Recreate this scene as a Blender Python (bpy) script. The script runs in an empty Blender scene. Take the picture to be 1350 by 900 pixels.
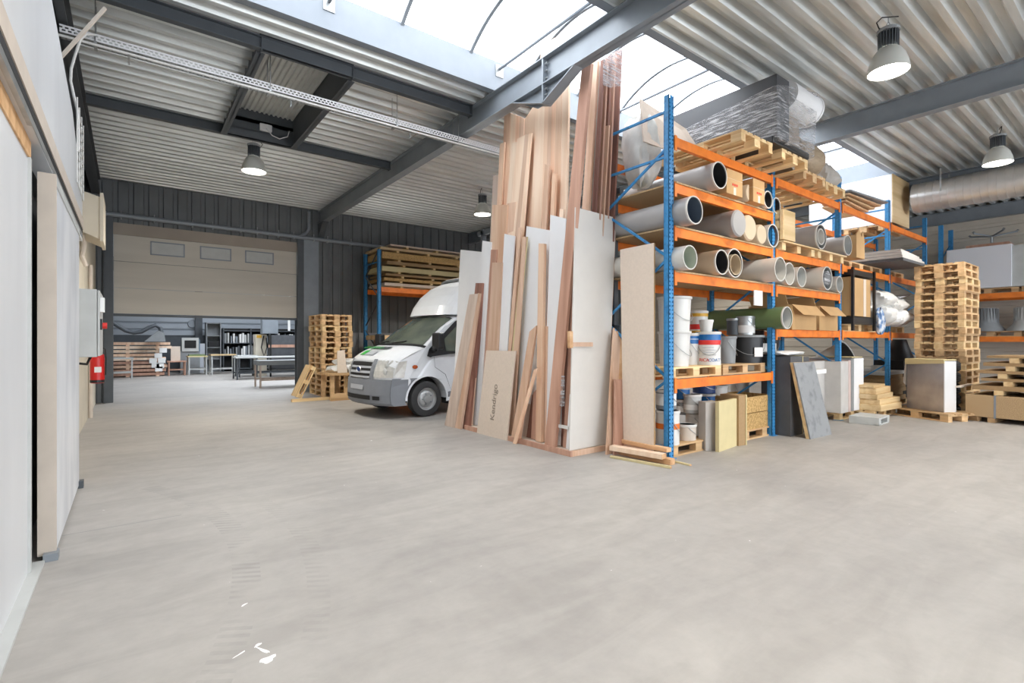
import bpy, math, random
from mathutils import Vector, Matrix
rnd = random.Random(7)
S = bpy.context.scene
COL = S.collection
PI = math.pi
# ---------------------------------------------------------------- camera frame (photo measured at 1350x900)
F = 668.5; EYE = 1.45; YAW = math.radians(37.07)
FX, FY = math.sin(YAW), math.cos(YAW)
def ray(px, py):
    l = (px-675)/F; u = (450-py)/F
    return Vector((FX+FY*l, FY-FX*l, u))
O = Vector((0, 0, EYE))
def atX(px, py, X):
    d = ray(px, py); return O + d*(X/d.x)
def atY(px, py, Y):
    d = ray(px, py); return O + d*(Y/d.y)
def onX(px, X, z):
    p = atX(px, 450, X); p.z = z; return p
# ---------------------------------------------------------------- materials
def rgb(h):
    h = h.lstrip('#')
    c = [int(h[i:i+2], 16)/255 for i in (0, 2, 4)]
    return tuple((x/12.92 if x <= .04045 else ((x+.055)/1.055)**2.4) for x in c) + (1,)
MATS = {}
def mat(name, col, rough=.6, metal=0, noise=0, nscale=6, stretch=(1,1,1), col2=None, objvar=0, bump=0, spec=.5,
        emit=None, estr=0, trans=0, alpha=1, coord='Object', detail=4, contrast=(.35,.65)):
    if name in MATS: return MATS[name]
    m = bpy.data.materials.new(name); m.use_nodes = True
    nt = m.node_tree; N = nt.nodes; L = nt.links
    b = N['Principled BSDF']
    c = rgb(col)
    b.inputs['Base Color'].default_value = c
    b.inputs['Roughness'].default_value = rough
    b.inputs['Metallic'].default_value = metal
    b.inputs['Specular IOR Level'].default_value = spec
    if trans: b.inputs['Transmission Weight'].default_value = trans
    if alpha < 1: b.inputs['Alpha'].default_value = alpha
    if emit:
        b.inputs['Emission Color'].default_value = rgb(emit); b.inputs['Emission Strength'].default_value = estr
    out = None
    if noise or col2 or bump:
        tc = N.new('ShaderNodeTexCoord'); mp = N.new('ShaderNodeMapping')
        mp.inputs['Scale'].default_value = stretch
        L.new(tc.outputs[coord], mp.inputs['Vector'])
        tx = N.new('ShaderNodeTexNoise'); tx.inputs['Scale'].default_value = nscale; tx.inputs['Detail'].default_value = detail
        L.new(mp.outputs['Vector'], tx.inputs['Vector'])
        if objvar:
            oi = N.new('ShaderNodeObjectInfo'); cm = N.new('ShaderNodeVectorMath'); cm.operation = 'ADD'
            mu = N.new('ShaderNodeMath'); mu.operation = 'MULTIPLY'; mu.inputs[1].default_value = 37
            L.new(oi.outputs['Random'], mu.inputs[0])
            L.new(mp.outputs['Vector'], cm.inputs[0]); L.new(mu.outputs[0], cm.inputs[1]); L.new(cm.outputs[0], tx.inputs['Vector'])
        if noise or col2:
            cr = N.new('ShaderNodeValToRGB')
            c2 = rgb(col2) if col2 else tuple(x*(1-noise) for x in c[:3]) + (1,)
            cr.color_ramp.elements[0].color = c2; cr.color_ramp.elements[1].color = c
            cr.color_ramp.elements[0].position = contrast[0]; cr.color_ramp.elements[1].position = contrast[1]
            L.new(tx.outputs['Fac'], cr.inputs['Fac']); out = cr.outputs['Color']
        if bump:
            bp = N.new('ShaderNodeBump'); bp.inputs['Strength'].default_value = bump; bp.inputs['Distance'].default_value = .01
            L.new(tx.outputs['Fac'], bp.inputs['Height']); L.new(bp.outputs['Normal'], b.inputs['Normal'])
    if objvar:
        oi = N.new('ShaderNodeObjectInfo'); hs = N.new('ShaderNodeHueSaturation')
        mr = N.new('ShaderNodeMapRange'); mr.inputs['To Min'].default_value = 1-objvar; mr.inputs['To Max'].default_value = 1+objvar
        L.new(oi.outputs['Random'], mr.inputs['Value']); L.new(mr.outputs[0], hs.inputs['Value'])
        if out: L.new(out, hs.inputs['Color'])
        else: hs.inputs['Color'].default_value = c
        out = hs.outputs['Color']
    if out: L.new(out, b.inputs['Base Color'])
    MATS[name] = m
    return m
def wood(name, a, b_, axis='z', rough=.65, var=.08, sc=9):
    st = {'x': (.06,1,1), 'y': (1,.06,1), 'z': (1,1,.06)}[axis]
    return mat(name, a, rough, col2=b_, nscale=sc, stretch=st, objvar=var, detail=5, contrast=(.3,.62))
M = dict(
  blue=mat('blue_paint', '#3c8cc4', .45, col2='#336fa3', nscale=18, contrast=(.3,.5)),
  bluedark=mat('dark_blue_paint', '#1d3f7a', .5, noise=.3),
  orange=mat('orange_paint', '#f2852f', .45, col2='#d9702a', nscale=5, contrast=(.3,.55)),
  steel=mat('grey_painted_steel', '#8d949b', .42, .15, noise=.12, nscale=3),
  steeldark=mat('dark_steel', '#53585d', .5, .1, noise=.1),
  upstand=mat('light_grey_steel', '#7f868e', .5, noise=.05),
  galv=mat('galvanized', '#b4b7b8', .35, .7, noise=.25, nscale=7),
  deck=mat('roof_sheet', '#dfe2e0', .33, .5, col2='#bdc1c0', nscale=2.2, stretch=(.3,3,3), contrast=(.3,.6)),
  clad=mat('dark_cladding', '#6b6e70', .5, .1, noise=.15, nscale=2),
  white=mat('white_panel', '#e9e9ea', .5, noise=.04, nscale=3),
  whitewall=mat('white_wall_sheet', '#dfe1e3', .4, col2='#cfd1d4', nscale=1.3, stretch=(1,1,.3), contrast=(.3,.7)),
  doorface=mat('door_sheet', '#e3e5e8', .38, col2='#cdd0d5', nscale=2.2, stretch=(1,1,.5), contrast=(.35,.6)),
  beige=mat('beige_edge', '#cfc3b6', .6, noise=.08),
  cream=mat('cream_wall', '#d6cdbb', .6, noise=.1, nscale=2),
  creamclad=mat('cream_cladding', '#cfc6b8', .5, noise=.08, nscale=1),
  dark=mat('near_black', '#1b1b1c', .7),
  black=mat('black_plastic', '#1f2022', .4, noise=.1),
  grey=mat('mid_grey', '#8d9092', .55, noise=.1),
  pale=mat('pale_grey', '#c4c6c4', .5, noise=.08),
  doorpan=mat('section_door_panel', '#cfc9be', .55, noise=.08, nscale=1.5, stretch=(.3,1,3)),
  doortop=mat('lintel_panel', '#a89d90', .6, noise=.12, nscale=1.5),
  palletw=wood('pallet_wood', '#dcb98c', '#b48f64', 'x', var=.16),
  pallety=wood('pallet_wood_pale', '#ecd09f', '#cda673', 'x', var=.12),
  pine=wood('pine', '#eccbae', '#d8ab8c', 'z', var=.12),
  pinepale=wood('pale_pine', '#f2dac2', '#e4c2a4', 'z', var=.1),
  oak=wood('oak', '#dcbca4', '#c59e82', 'z', var=.12),
  reddish=wood('reddish_wood', '#c19883', '#a67c68', 'z', var=.1),
  walnut=wood('dark_wood', '#94695a', '#6e473b', 'z', var=.15),
  greybrown=wood('weathered_wood', '#d2c0b2', '#b8a394', 'z', var=.08),
  lumber=wood('lumber', '#dcb48a', '#bf8f63', 'y', var=.12),
  mdf=mat('mdf', '#dacaba', .7, noise=.06, nscale=30),
  mdfedge=mat('mdf_edge', '#a88a63', .8, noise=.1, nscale=30),
  particle=mat('particle_board', '#c7ab84', .8, col2='#9a7f5c', nscale=110, contrast=(.38,.6)),
  osb=mat('strand_board', '#c7a36b', .75, col2='#93733f', nscale=35, contrast=(.3,.6), objvar=.1),
  ply=wood('plywood', '#d8bf97', '#b99b6c', 'x', var=.1, sc=6),
  card=mat('cardboard', '#c29c6c', .8, noise=.1, nscale=3),
  tube_g=mat('grey_tube', '#aaa7a5', .35, noise=.08, nscale=3, objvar=.1),
  tube_w=mat('white_tube', '#d2cfc8', .4, noise=.06, nscale=3, objvar=.06),
  tube_b=mat('beige_tube', '#c9b69b', .5, noise=.08, nscale=3),
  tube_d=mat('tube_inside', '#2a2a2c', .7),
  green=mat('green_tube', '#6c8257', .4, noise=.1),
  zinc=mat('zinc_sheet', '#b2acac', .3, .5, col2='#8f8a8c', nscale=1.6, contrast=(.35,.6)),
  stone=mat('stone_slab', '#c9c6c2', .4, noise=.12, nscale=4),
  slate=mat('slate_panel', '#54565a', .5, noise=.2, nscale=5),
  slatel=mat('scuffed_slate', '#8c8e90', .55, col2='#6f7275', nscale=7, contrast=(.3,.5)),
  plastic=mat('white_plastic', '#dddcd8', .4, noise=.05),
  paper=mat('paper', '#eeeeec', .7),
  red=mat('red_paint', '#d01f1c', .35), redl=mat('red_print', '#d8322b', .5),
  bluep=mat('blue_print', '#1465a8', .4), yellow=mat('yellow_plastic', '#d8a83a', .5),
  vanw=mat('van_paint', '#eceff3', .22, noise=.03), vanb=mat('van_bumper', '#83878e', .5, noise=.06),
  rubber=mat('rubber', '#3a3a3b', .75, noise=.15), hub=mat('wheel_disc', '#b7b9ba', .35, .5),
  glassd=mat('van_glass', '#4d5552', .08, 0, col2='#6d7466', nscale=1.6, spec=.8),
  chrome=mat('lamp_clear', '#dcdcd8', .15, .2, noise=.2, nscale=14), amber=mat('amber_lens', '#b4562b', .25),
  greenp=mat('green_print', '#3fae4c', .5), greyp=mat('grey_print', '#b4b8bf', .5),
  insul=mat('insulation_board', '#d3c496', .75, noise=.06, nscale=6),
  panelgrey=mat('panel_face_grey', '#b9b3ad', .6, noise=.08, nscale=4),
  bark=wood('planed_timber', '#d9b184', '#b98c5c', 'x', var=.1),
  film=None,
)
def film_mat():
    m = bpy.data.materials.new('stretch_film'); m.use_nodes = True
    nt = m.node_tree; N = nt.nodes; L = nt.links
    b = N['Principled BSDF']; b.inputs['Base Color'].default_value = rgb('#c9c9cc'); b.inputs['Roughness'].default_value = .22
    tc = N.new('ShaderNodeTexCoord'); mp = N.new('ShaderNodeMapping'); mp.inputs['Scale'].default_value = (1.5, 1.5, 14)
    mp.inputs['Rotation'].default_value = (.25, .12, 0)
    tx = N.new('ShaderNodeTexNoise'); tx.inputs['Scale'].default_value = 3.5; tx.inputs['Detail'].default_value = 6
    L.new(tc.outputs['Object'], mp.inputs['Vector']); L.new(mp.outputs[0], tx.inputs['Vector'])
    cr = N.new('ShaderNodeValToRGB'); cr.color_ramp.elements[0].position = .45; cr.color_ramp.elements[1].position = .68
    cr.color_ramp.elements[0].color = (.12,.12,.12,1); cr.color_ramp.elements[1].color = (.75,.75,.75,1)
    L.new(tx.outputs['Fac'], cr.inputs[0]); L.new(cr.outputs[0], b.inputs['Alpha'])
    bp = N.new('ShaderNodeBump'); bp.inputs['Strength'].default_value = .7; bp.inputs['Distance'].default_value = .02
    L.new(tx.outputs['Fac'], bp.inputs['Height']); L.new(bp.outputs[0], b.inputs['Normal'])
    return m
M['film'] = film_mat()
def glazing_mat():
    m = bpy.data.materials.new('opal_glazing'); m.use_nodes = True
    nt = m.node_tree; N = nt.nodes; L = nt.links; N.clear()
    o = N.new('ShaderNodeOutputMaterial'); mx = N.new('ShaderNodeMixShader'); mx.inputs[0].default_value = .12
    t = N.new('ShaderNodeBsdfTransparent'); t.inputs[0].default_value = (.93,.95,.97,1)
    g = N.new('ShaderNodeBsdfTranslucent'); g.inputs[0].default_value = (.9,.92,.95,1)
    L.new(t.outputs[0], mx.inputs[1]); L.new(g.outputs[0], mx.inputs[2]); L.new(mx.outputs[0], o.inputs[0])
    return m
M['glaze'] = glazing_mat()
def emis(name, col, s):
    m = bpy.data.materials.new(name); m.use_nodes = True
    b = m.node_tree.nodes['Principled BSDF']; b.inputs['Base Color'].default_value = rgb(col)
    b.inputs['Emission Color'].default_value = rgb(col); b.inputs['Emission Strength'].default_value = s
    return m
M['lampglow'] = emis('lamp_glow', '#fffaf0', 12)
# ---------------------------------------------------------------- mesh builder
class MB:
    def __init__(s): s.v = []; s.f = []; s.T = None
    def add(s, vs, fs):
        n = len(s.v)
        for p in vs:
            p = Vector(p); s.v.append(tuple(s.T @ p) if s.T else tuple(p))
        s.f += [tuple(i+n for i in f) for f in fs]
        return s
    def box(s, x0, x1, y0, y1, z0, z1):
        return s.hexa([(x0,y0,z0),(x1,y0,z0),(x1,y1,z0),(x0,y1,z0),(x0,y0,z1),(x1,y0,z1),(x1,y1,z1),(x0,y1,z1)])
    def hexa(s, p):
        return s.add(p, [(0,3,2,1),(4,5,6,7),(0,1,5,4),(1,2,6,5),(2,3,7,6),(3,0,4,7)])
    def quad(s, p): return s.add(p, [tuple(range(len(p)))])
    def prism(s, poly, a, b, axis='z'):
        f = {'z': lambda u,v,w: (u,v,w), 'y': lambda u,v,w: (u,w,v), 'x': lambda u,v,w: (w,u,v)}[axis]
        n = len(poly)
        vs = [f(u,v,a) for u,v in poly] + [f(u,v,b) for u,v in poly]
        return s.add(vs, [tuple(range(n))[::-1], tuple(range(n,2*n))] + [(i,(i+1)%n,n+(i+1)%n,n+i) for i in range(n)])
    def tube(s, pts, r, n=10, caps=True):
        pts = [Vector(p) for p in pts]; vs = []; fs = []
        rs = r if isinstance(r, (list, tuple)) else [r]*len(pts)
        prev = None
        for i, p in enumerate(pts):
            d = (pts[min(i+1,len(pts)-1)] - pts[max(i-1,0)]).normalized()
            if prev is None:
                a = d.orthogonal().normalized()
            else:
                a = (prev - d*prev.dot(d)).normalized()
            prev = a; b = d.cross(a)
            for k in range(n):
                t = 2*PI*k/n; vs.append(p + (a*math.cos(t) + b*math.sin(t))*rs[i])
        for i in range(len(pts)-1):
            for k in range(n): fs.append((i*n+k, i*n+(k+1)%n, (i+1)*n+(k+1)%n, (i+1)*n+k))
        if caps: fs += [tuple(range(n))[::-1], tuple(range((len(pts)-1)*n, len(pts)*n))]
        return s.add(vs, fs)
    def lathe(s, prof, n=24, c=(0,0,0), T=None):
        vs = []; fs = []
        for r, z in prof:
            for k in range(n):
                t = 2*PI*k/n; p = Vector((r*math.cos(t), r*math.sin(t), z))
                if T: p = T @ p
                vs.append(p + Vector(c))
        for i in range(len(prof)-1):
            for k in range(n): fs.append((i*n+k, i*n+(k+1)%n, (i+1)*n+(k+1)%n, (i+1)*n+k))
        if prof[0][0] < 1e-3 and False: pass
        return s.add(vs, fs)
    def build(s, name, m, parent=None, bevel=0, smooth=False, origin=None, at=None, **props):
        me = bpy.data.meshes.new(name)
        v = s.v
        if origin is not None: v = [(a-origin[0], b-origin[1], c-origin[2]) for a,b,c in v]
        me.from_pydata(v, [], s.f); me.update()
        if isinstance(m, str): m = M[m]
        me.materials.append(m)
        if smooth:
            me.polygons.foreach_set('use_smooth', [True]*len(me.polygons))
            try: me.set_sharp_from_angle(angle=math.radians(40))
            except Exception: pass
        o = bpy.data.objects.new(name, me); COL.objects.link(o)
        if origin is not None: o.location = origin
        if at is not None: o.location = at
        if parent: o.parent = parent
        if bevel:
            b = o.modifiers.new('bevel', 'BEVEL'); b.width = bevel; b.segments = 2; b.limit_method = 'ANGLE'
        for k, val in props.items(): o[k] = val
        return o
def boxm(x0,x1,y0,y1,z0,z1): return MB().box(x0,x1,y0,y1,z0,z1)
def thing(name, label, cat, loc=(0,0,0), rz=0, group=None, kind=None):
    o = bpy.data.objects.new(name, None); COL.objects.link(o); o.empty_display_size = .1
    o.location = loc; o.rotation_euler = (0,0,rz); return tag(o, label, cat, group, kind)
def tag(o, label=None, cat=None, group=None, kind=None):
    if label: o['label'] = label
    if cat: o['category'] = cat
    if group: o['group'] = group
    if kind: o['kind'] = kind
    return o
def struct(name, mb, m, parent=None, **k):
    o = mb.build(name, m, parent, **k)
    if not parent: o['kind'] = 'structure'
    return o
def dup(r, loc, rz=0, label=None, group=None, tilt=None, matname=None):
    kids = {}
    for o in bpy.data.objects:
        if o.parent: kids.setdefault(o.parent.name, []).append(o)
    def rec(o, par):
        c = o.copy(); COL.objects.link(c)
        if par: c.parent = par
        for ch in kids.get(o.name, []): rec(ch, c)
        return c
    c = rec(r, None); c.location = loc; c.rotation_euler = tilt if tilt else (0,0,rz)
    if label: c['label'] = label
    if group: c['group'] = group
    return c
def text_mesh(name, txt, size, m, parent, T, extrude=.0008):
    cu = bpy.data.curves.new(name, 'FONT'); cu.body = txt; cu.size = size; cu.extrude = extrude
    cu.align_x = 'CENTER'; cu.align_y = 'CENTER'
    t = bpy.data.objects.new(name, cu); COL.objects.link(t)
    dg = bpy.context.evaluated_depsgraph_get(); me = bpy.data.meshes.new_from_object(t.evaluated_get(dg))
    bpy.data.objects.remove(t); me.transform(T); me.materials.clear(); me.materials.append(M[m] if isinstance(m,str) else m)
    o = bpy.data.objects.new(name, me); COL.objects.link(o); o.parent = parent
    return o
ORD = ['topmost','second from the top','third from the top','fourth from the top','fifth from the top','sixth from the top','seventh from the top',
 'eighth from the top','ninth from the top','tenth from the top','eleventh from the top','twelfth from the top','thirteenth from the top','fourteenth from the top','fifteenth from the top',
 'sixteenth from the top','seventeenth from the top','eighteenth from the top','nineteenth from the top','twentieth from the top','bottom one']
# ================================================================ SETTING
YB = 15.4; XR = 19.5; ZC = 5.28
# floor material
def floor_mat():
    m = bpy.data.materials.new('concrete_floor'); m.use_nodes = True
    nt = m.node_tree; N = nt.nodes; L = nt.links; b = N['Principled BSDF']
    b.inputs['Roughness'].default_value = .55
    tc = N.new('ShaderNodeTexCoord')
    def noise(sc, det, st=(1,1,1), rough=.5, dist=0):
        mp = N.new('ShaderNodeMapping'); mp.inputs['Scale'].default_value = st
        L.new(tc.outputs['Object'], mp.inputs[0]); t = N.new('ShaderNodeTexNoise')
        t.inputs['Scale'].default_value = sc; t.inputs['Detail'].default_value = det; t.inputs['Roughness'].default_value = rough
        t.inputs['Distortion'].default_value = dist
        L.new(mp.outputs[0], t.inputs['Vector']); return t.outputs['Fac']
    def ramp(fac, p0, c0, p1, c1):
        r = N.new('ShaderNodeValToRGB'); r.color_ramp.elements[0].position = p0; r.color_ramp.elements[1].position = p1
        r.color_ramp.elements[0].color = rgb(c0); r.color_ramp.elements[1].color = rgb(c1); L.new(fac, r.inputs[0]); return r.outputs[0]
    def mix(a, b_, fac, mode='MIX'):
        x = N.new('ShaderNodeMix'); x.data_type = 'RGBA'; x.blend_type = mode
        if isinstance(fac, (int, float)): x.inputs[0].default_value = fac
        else: L.new(fac, x.inputs[0])
        for i, s in ((6, a), (7, b_)):
            if isinstance(s, tuple): x.inputs[i].default_value = s
            else: L.new(s, x.inputs[i])
        return x.outputs[2]
    def math_(op, a, b_=None, c_=None):
        x = N.new('ShaderNodeMath'); x.operation = op
        for i, s in enumerate((a, b_, c_)):
            if s is None: continue
            if isinstance(s, (int, float)): x.inputs[i].default_value = s
            else: L.new(s, x.inputs[i])
        return x.outputs[0]
    base = ramp(noise(.55, 6, dist=.4), .3, '#a5a19d', .7, '#b7b2ac')
    fine = ramp(noise(7, 9, rough=.65), .3, '#b4b4b3', .68, '#ffffff')
    c = mix(base, fine, .22, 'MULTIPLY')
    streak = ramp(noise(1.4, 7, (.6,2.4,1), .6, .8), .36, '#b8b6b2', .58, '#ffffff')
    c = mix(c, streak, .22, 'MULTIPLY')
    # pale specks of dried paint
    sp = math_('GREATER_THAN', noise(14, 3, (1,1,1), .5, .3), .77)
    c = mix(c, rgb('#e6e6e6'), sp)
    # tyre track: dirty bars across a curved band
    xyz = N.new('ShaderNodeSeparateXYZ'); L.new(tc.outputs['Object'], xyz.inputs[0]); X, Y = xyz.outputs[0], xyz.outputs[1]
    dy = math_('SUBTRACT', Y, 4.2); cx = math_('SUBTRACT', .56, math_('MULTIPLY', math_('MULTIPLY', dy, dy), .12))
    for off, wd in ((0, .16), (.42, .13)):
        d = math_('SUBTRACT', X, math_('ADD', cx, off))
        band = math_('MULTIPLY', math_('GREATER_THAN', d, 0), math_('LESS_THAN', d, wd))
        bars = math_('GREATER_THAN', math_('SINE', math_('MULTIPLY', math_('ADD', Y, math_('MULTIPLY', d, .5)), 95)), .1)
        lim = math_('MULTIPLY', math_('LESS_THAN', Y, 6.2), math_('GREATER_THAN', Y, 1.2))
        nn = ramp(noise(2.5, 5), .42, '#000000', .62, '#ffffff')
        fac = math_('MULTIPLY', math_('MULTIPLY', math_('MULTIPLY', band, bars), lim), nn)
        fac = math_('MULTIPLY', fac, .42 if off == 0 else .25)
        c = mix(c, rgb('#7d7b78'), fac)
    # saw-cut joints
    for coord, pos in ((Y, 5.05),):
        j = math_('LESS_THAN', math_('ABSOLUTE', math_('SUBTRACT', coord, pos)), .006)
        j = math_('MULTIPLY', j, math_('LESS_THAN', X, .35))
        c = mix(c, rgb('#8f8e8c'), j)
    L.new(c, b.inputs['Base Color'])
    bp = N.new('ShaderNodeBump'); bp.inputs['Strength'].default_value = .15; bp.inputs['Distance'].default_value = .004
    L.new(noise(9, 6), bp.inputs['Height']); L.new(bp.outputs[0], b.inputs['Normal'])
    return m
M['floor'] = floor_mat()
struct('floor', boxm(-6, 24, -10, 30.5, -.2, 0), 'floor')

def trap_profile(a0, a1, pitch, lo, hi, flat=.3, web=.18):
    """list of (a, h): ribs between two depths"""
    out = []; a = a0
    while a < a1:
        out += [(a, lo), (a+pitch*flat, lo), (a+pitch*(flat+web), hi), (a+pitch*(1-web), hi)]
        a += pitch
    out = [p for p in out if p[0] <= a1-1e-4]; out.append((a1, out[-1][1])); return out
def ribbed_roof(x0, x1, y0, y1, z0=ZC):
    mb = MB(); pr = trap_profile(y0, y1, .25, z0, z0+.1)
    for (a, h), (b_, k) in zip(pr, pr[1:]):
        mb.quad([(x0,a,h),(x0,b_,k),(x1,b_,k),(x1,a,h)])
    mb.box(x0, x1, y0, y1, z0+.13, z0+.2)
    return mb
SY0, SY1, SX0, SX1 = 4.03, 6.34, .3, 14.1          # skylight opening
RY0, RY1 = -6.3, -3.6                               # unseen skylight strip added for fill light over the near half
ceil = struct('ceiling', ribbed_roof(-.8, XR, SY1, YB), 'deck')
def hall_deck(x0, x1, y0, y1):
    o = ribbed_roof(x0, x1, y0, y1).build('roof_sheet', 'deck', ceil)
# roof light box opening in the bay left of the main beam
BX0, BX1, BY0, BY1 = 1.33, 2.49, 7.0, 10.17
bpy.data.objects.remove(ceil)
ceil = struct('ceiling', ribbed_roof(-.8, XR, BY1, YB), 'deck')
hall_deck(-.8, BX0, SY1, BY1); hall_deck(BX1, XR, SY1, BY1); hall_deck(BX0, BX1, SY1, BY0)
hall_deck(-.8, XR, RY1, SY0); hall_deck(-.8, SX0, SY0, SY1); hall_deck(SX1, XR, SY0, SY1)
hall_deck(-.8, XR, -10, RY0); hall_deck(-.8, .3, RY0, RY1)
# skylight
def skylight(n, x0, x1, y0, y1, ribs):
    zt = 5.73
    sk = thing('window_%d' % n, None, None, (0,0,0), kind='structure')
    for nm, b_ in (('upstand', (x0-.1,x1+.1,y1-.015,y1+.1,ZC-.004,zt)), ('upstand', (x0-.1,x1+.1,y0-.1,y0+.015,ZC-.004,zt)),
                   ('upstand', (x0-.1,x0+.015,y0,y1,ZC-.003,zt)), ('upstand', (x1-.015,x1+.1,y0,y1,ZC-.003,zt))):
        MB().box(*b_).build(nm, 'upstand', sk)
    w = (y1-y0)/2; rise = .42; R = (w*w+rise*rise)/(2*rise); yc = (y0+y1)/2; zc = zt+rise-R
    a = math.asin(w/R); n_ = 18
    arc = [(yc+R*math.sin(-a+2*a*i/n_), zc+R*math.cos(-a+2*a*i/n_)) for i in range(n_+1)]
    g = MB()
    for (ya, za), (yb, zb) in zip(arc, arc[1:]):
        g.quad([(x0,ya,za),(x1,ya,za),(x1,yb,zb),(x0,yb,zb)])
    g.quad([(x0,)+p for p in arc]); g.quad([(x1,)+p for p in arc])
    g.build('glazing', 'glaze', sk, smooth=True)
    if ribs:
        x = x0 + .45
        while x < x1:
            mb = MB()
            for (ya, za), (yb, zb) in zip(arc, arc[1:]):
                mb.hexa([(x-.025,ya,za-.05),(x+.025,ya,za-.05),(x+.025,ya,za-.005),(x-.025,ya,za-.005),
                         (x-.025,yb,zb-.05),(x+.025,yb,zb-.05),(x+.025,yb,zb-.005),(x-.025,yb,zb-.005)])
            mb.build('glazing_bar', 'steel', sk); x += 1.09
        x = 1.96
        while x < x1:
            r = MB().tube([(x, y0+.02, 5.62), (x, y1-.02, 5.62)], .022).build('tie_rod', 'upstand', sk)
            for yy, s in ((y1-.016, -1), (y0+.016, 1)):
                MB().box(x-.07, x+.07, min(yy, yy+s*.012), max(yy, yy+s*.012), 5.5, 5.68).build('rod_plate', 'galv', r)
            x += 2.57
    return sk
skylight(1, SX0+.0, SX1, SY0, SY1, True)
skylight(2, .3, XR, RY0, RY1, False)  # added strip out of view, brings more daylight into the hall

# I-beams
def ibeam(x, y0, y1, zb=4.92, h=.36, w=.17, name='ceiling_beam', m='steel'):
    mb = MB(); mb.box(x-w/2, x+w/2, y0, y1, zb, zb+.014).box(x-w/2, x+w/2, y0, y1, zb+h-.014, zb+h).box(x-.005, x+.005, y0, y1, zb, zb+h)
    return struct(name, mb, m)
b1 = ibeam(4.53, -10, YB); ibeam(9.7, -10, YB); ibeam(14.9, -10, YB); ibeam(19.3, -10, YB); 
ibeam(-.62, -10, YB, m='steeldark')
# haunch under the main beam with stiffeners and bolts
hn = MB().prism([(4.62,4.93),(5.22,4.68),(5.40,4.68),(5.86,4.93)], 4.525, 4.537, 'x'); hn.build('haunch_web', 'steel', b1)
MB().hexa([(4.45,4.6,4.92),(4.61,4.6,4.92),(4.61,5.22,4.665),(4.45,5.22,4.665),(4.45,4.6,4.935),(4.61,4.6,4.935),(4.61,5.22,4.68),(4.45,5.22,4.68)]).build('haunch_flange', 'steel', b1)
MB().hexa([(4.45,5.22,4.665),(4.61,5.22,4.665),(4.61,5.9,4.92),(4.45,5.9,4.92),(4.45,5.22,4.68),(4.61,5.22,4.68),(4.61,5.9,4.935),(4.45,5.9,4.935)]).build('haunch_flange', 'steel', b1)
MB().box(4.45, 4.61, 5.2, 5.225, 4.67, 5.27).build('end_plate', 'steel', b1)
for z in (4.78, 4.86, 5.0, 5.1, 5.2):
    MB().tube([(4.49,5.15,z),(4.49,5.26,z)], .014, 6).build('bolt', 'galv', b1)
# knee bracket where the main beam meets the end wall
struct('trim_1', MB().hexa([(4.45,14.9,4.93),(4.61,14.9,4.93),(4.61,15.38,4.5),(4.45,15.38,4.5),(4.45,15.38,4.93),(4.61,15.38,4.93),(4.61,15.39,4.5),(4.45,15.39,4.5)]), 'steeldark')
# cross purlins and roof-box trimmers in the first bay
def crossbeam(y, x0=-.53, x1=4.44, zb=5.12):
    mb = MB().box(x0,x1,y-.05,y+.05,zb,zb+.012).box(x0,x1,y-.005,y+.005,zb,ZC).box(x0,x1,y-.05,y+.05,ZC-.012,ZC)
    o = struct('roof_beam', mb, 'steeldark'); MB().box(x1-.012,x1,y-.06,y+.06,zb-.02,ZC).build('end_plate','steeldark',o); return o
crossbeam(7.0); crossbeam(10.22)
for x, s in ((BX0, 1), (BX1, -1)):
    mb = MB().box(x-.05,x+.05,7.05,10.17,5.10,5.112).box(x-.006,x+.006,6.95,10.22,5.1,5.7)
    struct('roof_beam', mb, 'steeldark')
rb = MB().box(BX0,BX1,BY1,BY1+.03,5.12,5.7).box(BX0,BX1,BY0-.03,BY0,5.12,5.7)
struct('trim_2', rb, 'steeldark')
rp = MB(); pr = trap_profile(BX0, BX1+.01, .08, 5.62, 5.645)
for (a, h), (b_, k) in zip(pr, pr[1:]): rp.quad([(a,BY0,h),(b_,BY0,k),(b_,BY1,k),(a,BY1,h)])
rp.box(BX0-.1,BX1+.1,BY0-.1,BY1+.1,5.66,5.75); struct('trim_3', rp, 'pale')
struct('trim_4', MB().box(1.9,2.1,10.1,10.16,5.3,5.42).tube([(2.0,10.08,5.34),(2.08,10.0,5.2),(2.2,9.98,5.16),(2.35,10.02,5.25),(2.4,10.1,5.4)],.008,6), 'white')

# walls
def clad_wall(name, x0, x1, y, z0, z1, m='clad', pitch=.3, d=.035, holes=()):
    mb = MB(); pr = trap_profile(x0, x1, pitch, y, y+d, flat=.62, web=.06)
    segs = [(z0, z1)]
    for (a, h), (b_, k) in zip(pr, pr[1:]):
        mid = (a+b_)/2; zs = [(z0, z1)]
        for hx0, hx1, hz in holes:
            if hx0 < mid < hx1: zs = [(hz, z1)]
        for q0, q1 in zs: mb.quad([(a,h,q0),(b_,k,q0),(b_,k,q1),(a,h,q1)])
    return struct(name, mb, m)
DX0, DX1, DZ = -.30, 3.86, 4.30
wb = clad_wall('wall_back', -.8, XR, YB, 0, ZC+.1, holes=((DX0, DX1, DZ),))
MB().box(-2.6, DX0, YB+.05, YB+.15, 0, ZC).box(DX1, XR, YB+.05, YB+.15, 0, ZC).box(DX0, DX1, YB+.05, YB+.15, DZ, ZC+.15).build('wall_core', 'steeldark', wb)
for x in (DX0-.17, DX1): MB().box(x, x+.17, YB-.10, YB+.22, 0, DZ+.2).build('door_post', 'steeldark', wb)
MB().box(3.98, 7.9, YB-.06, YB-.01, 0, 1.72).build('plinth_panel', 'grey', wb)
MB().box(DX1+.13, 4.45, YB-.09, YB, 0, 4.4).build('corner_flashing', 'steel', wb)
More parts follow.
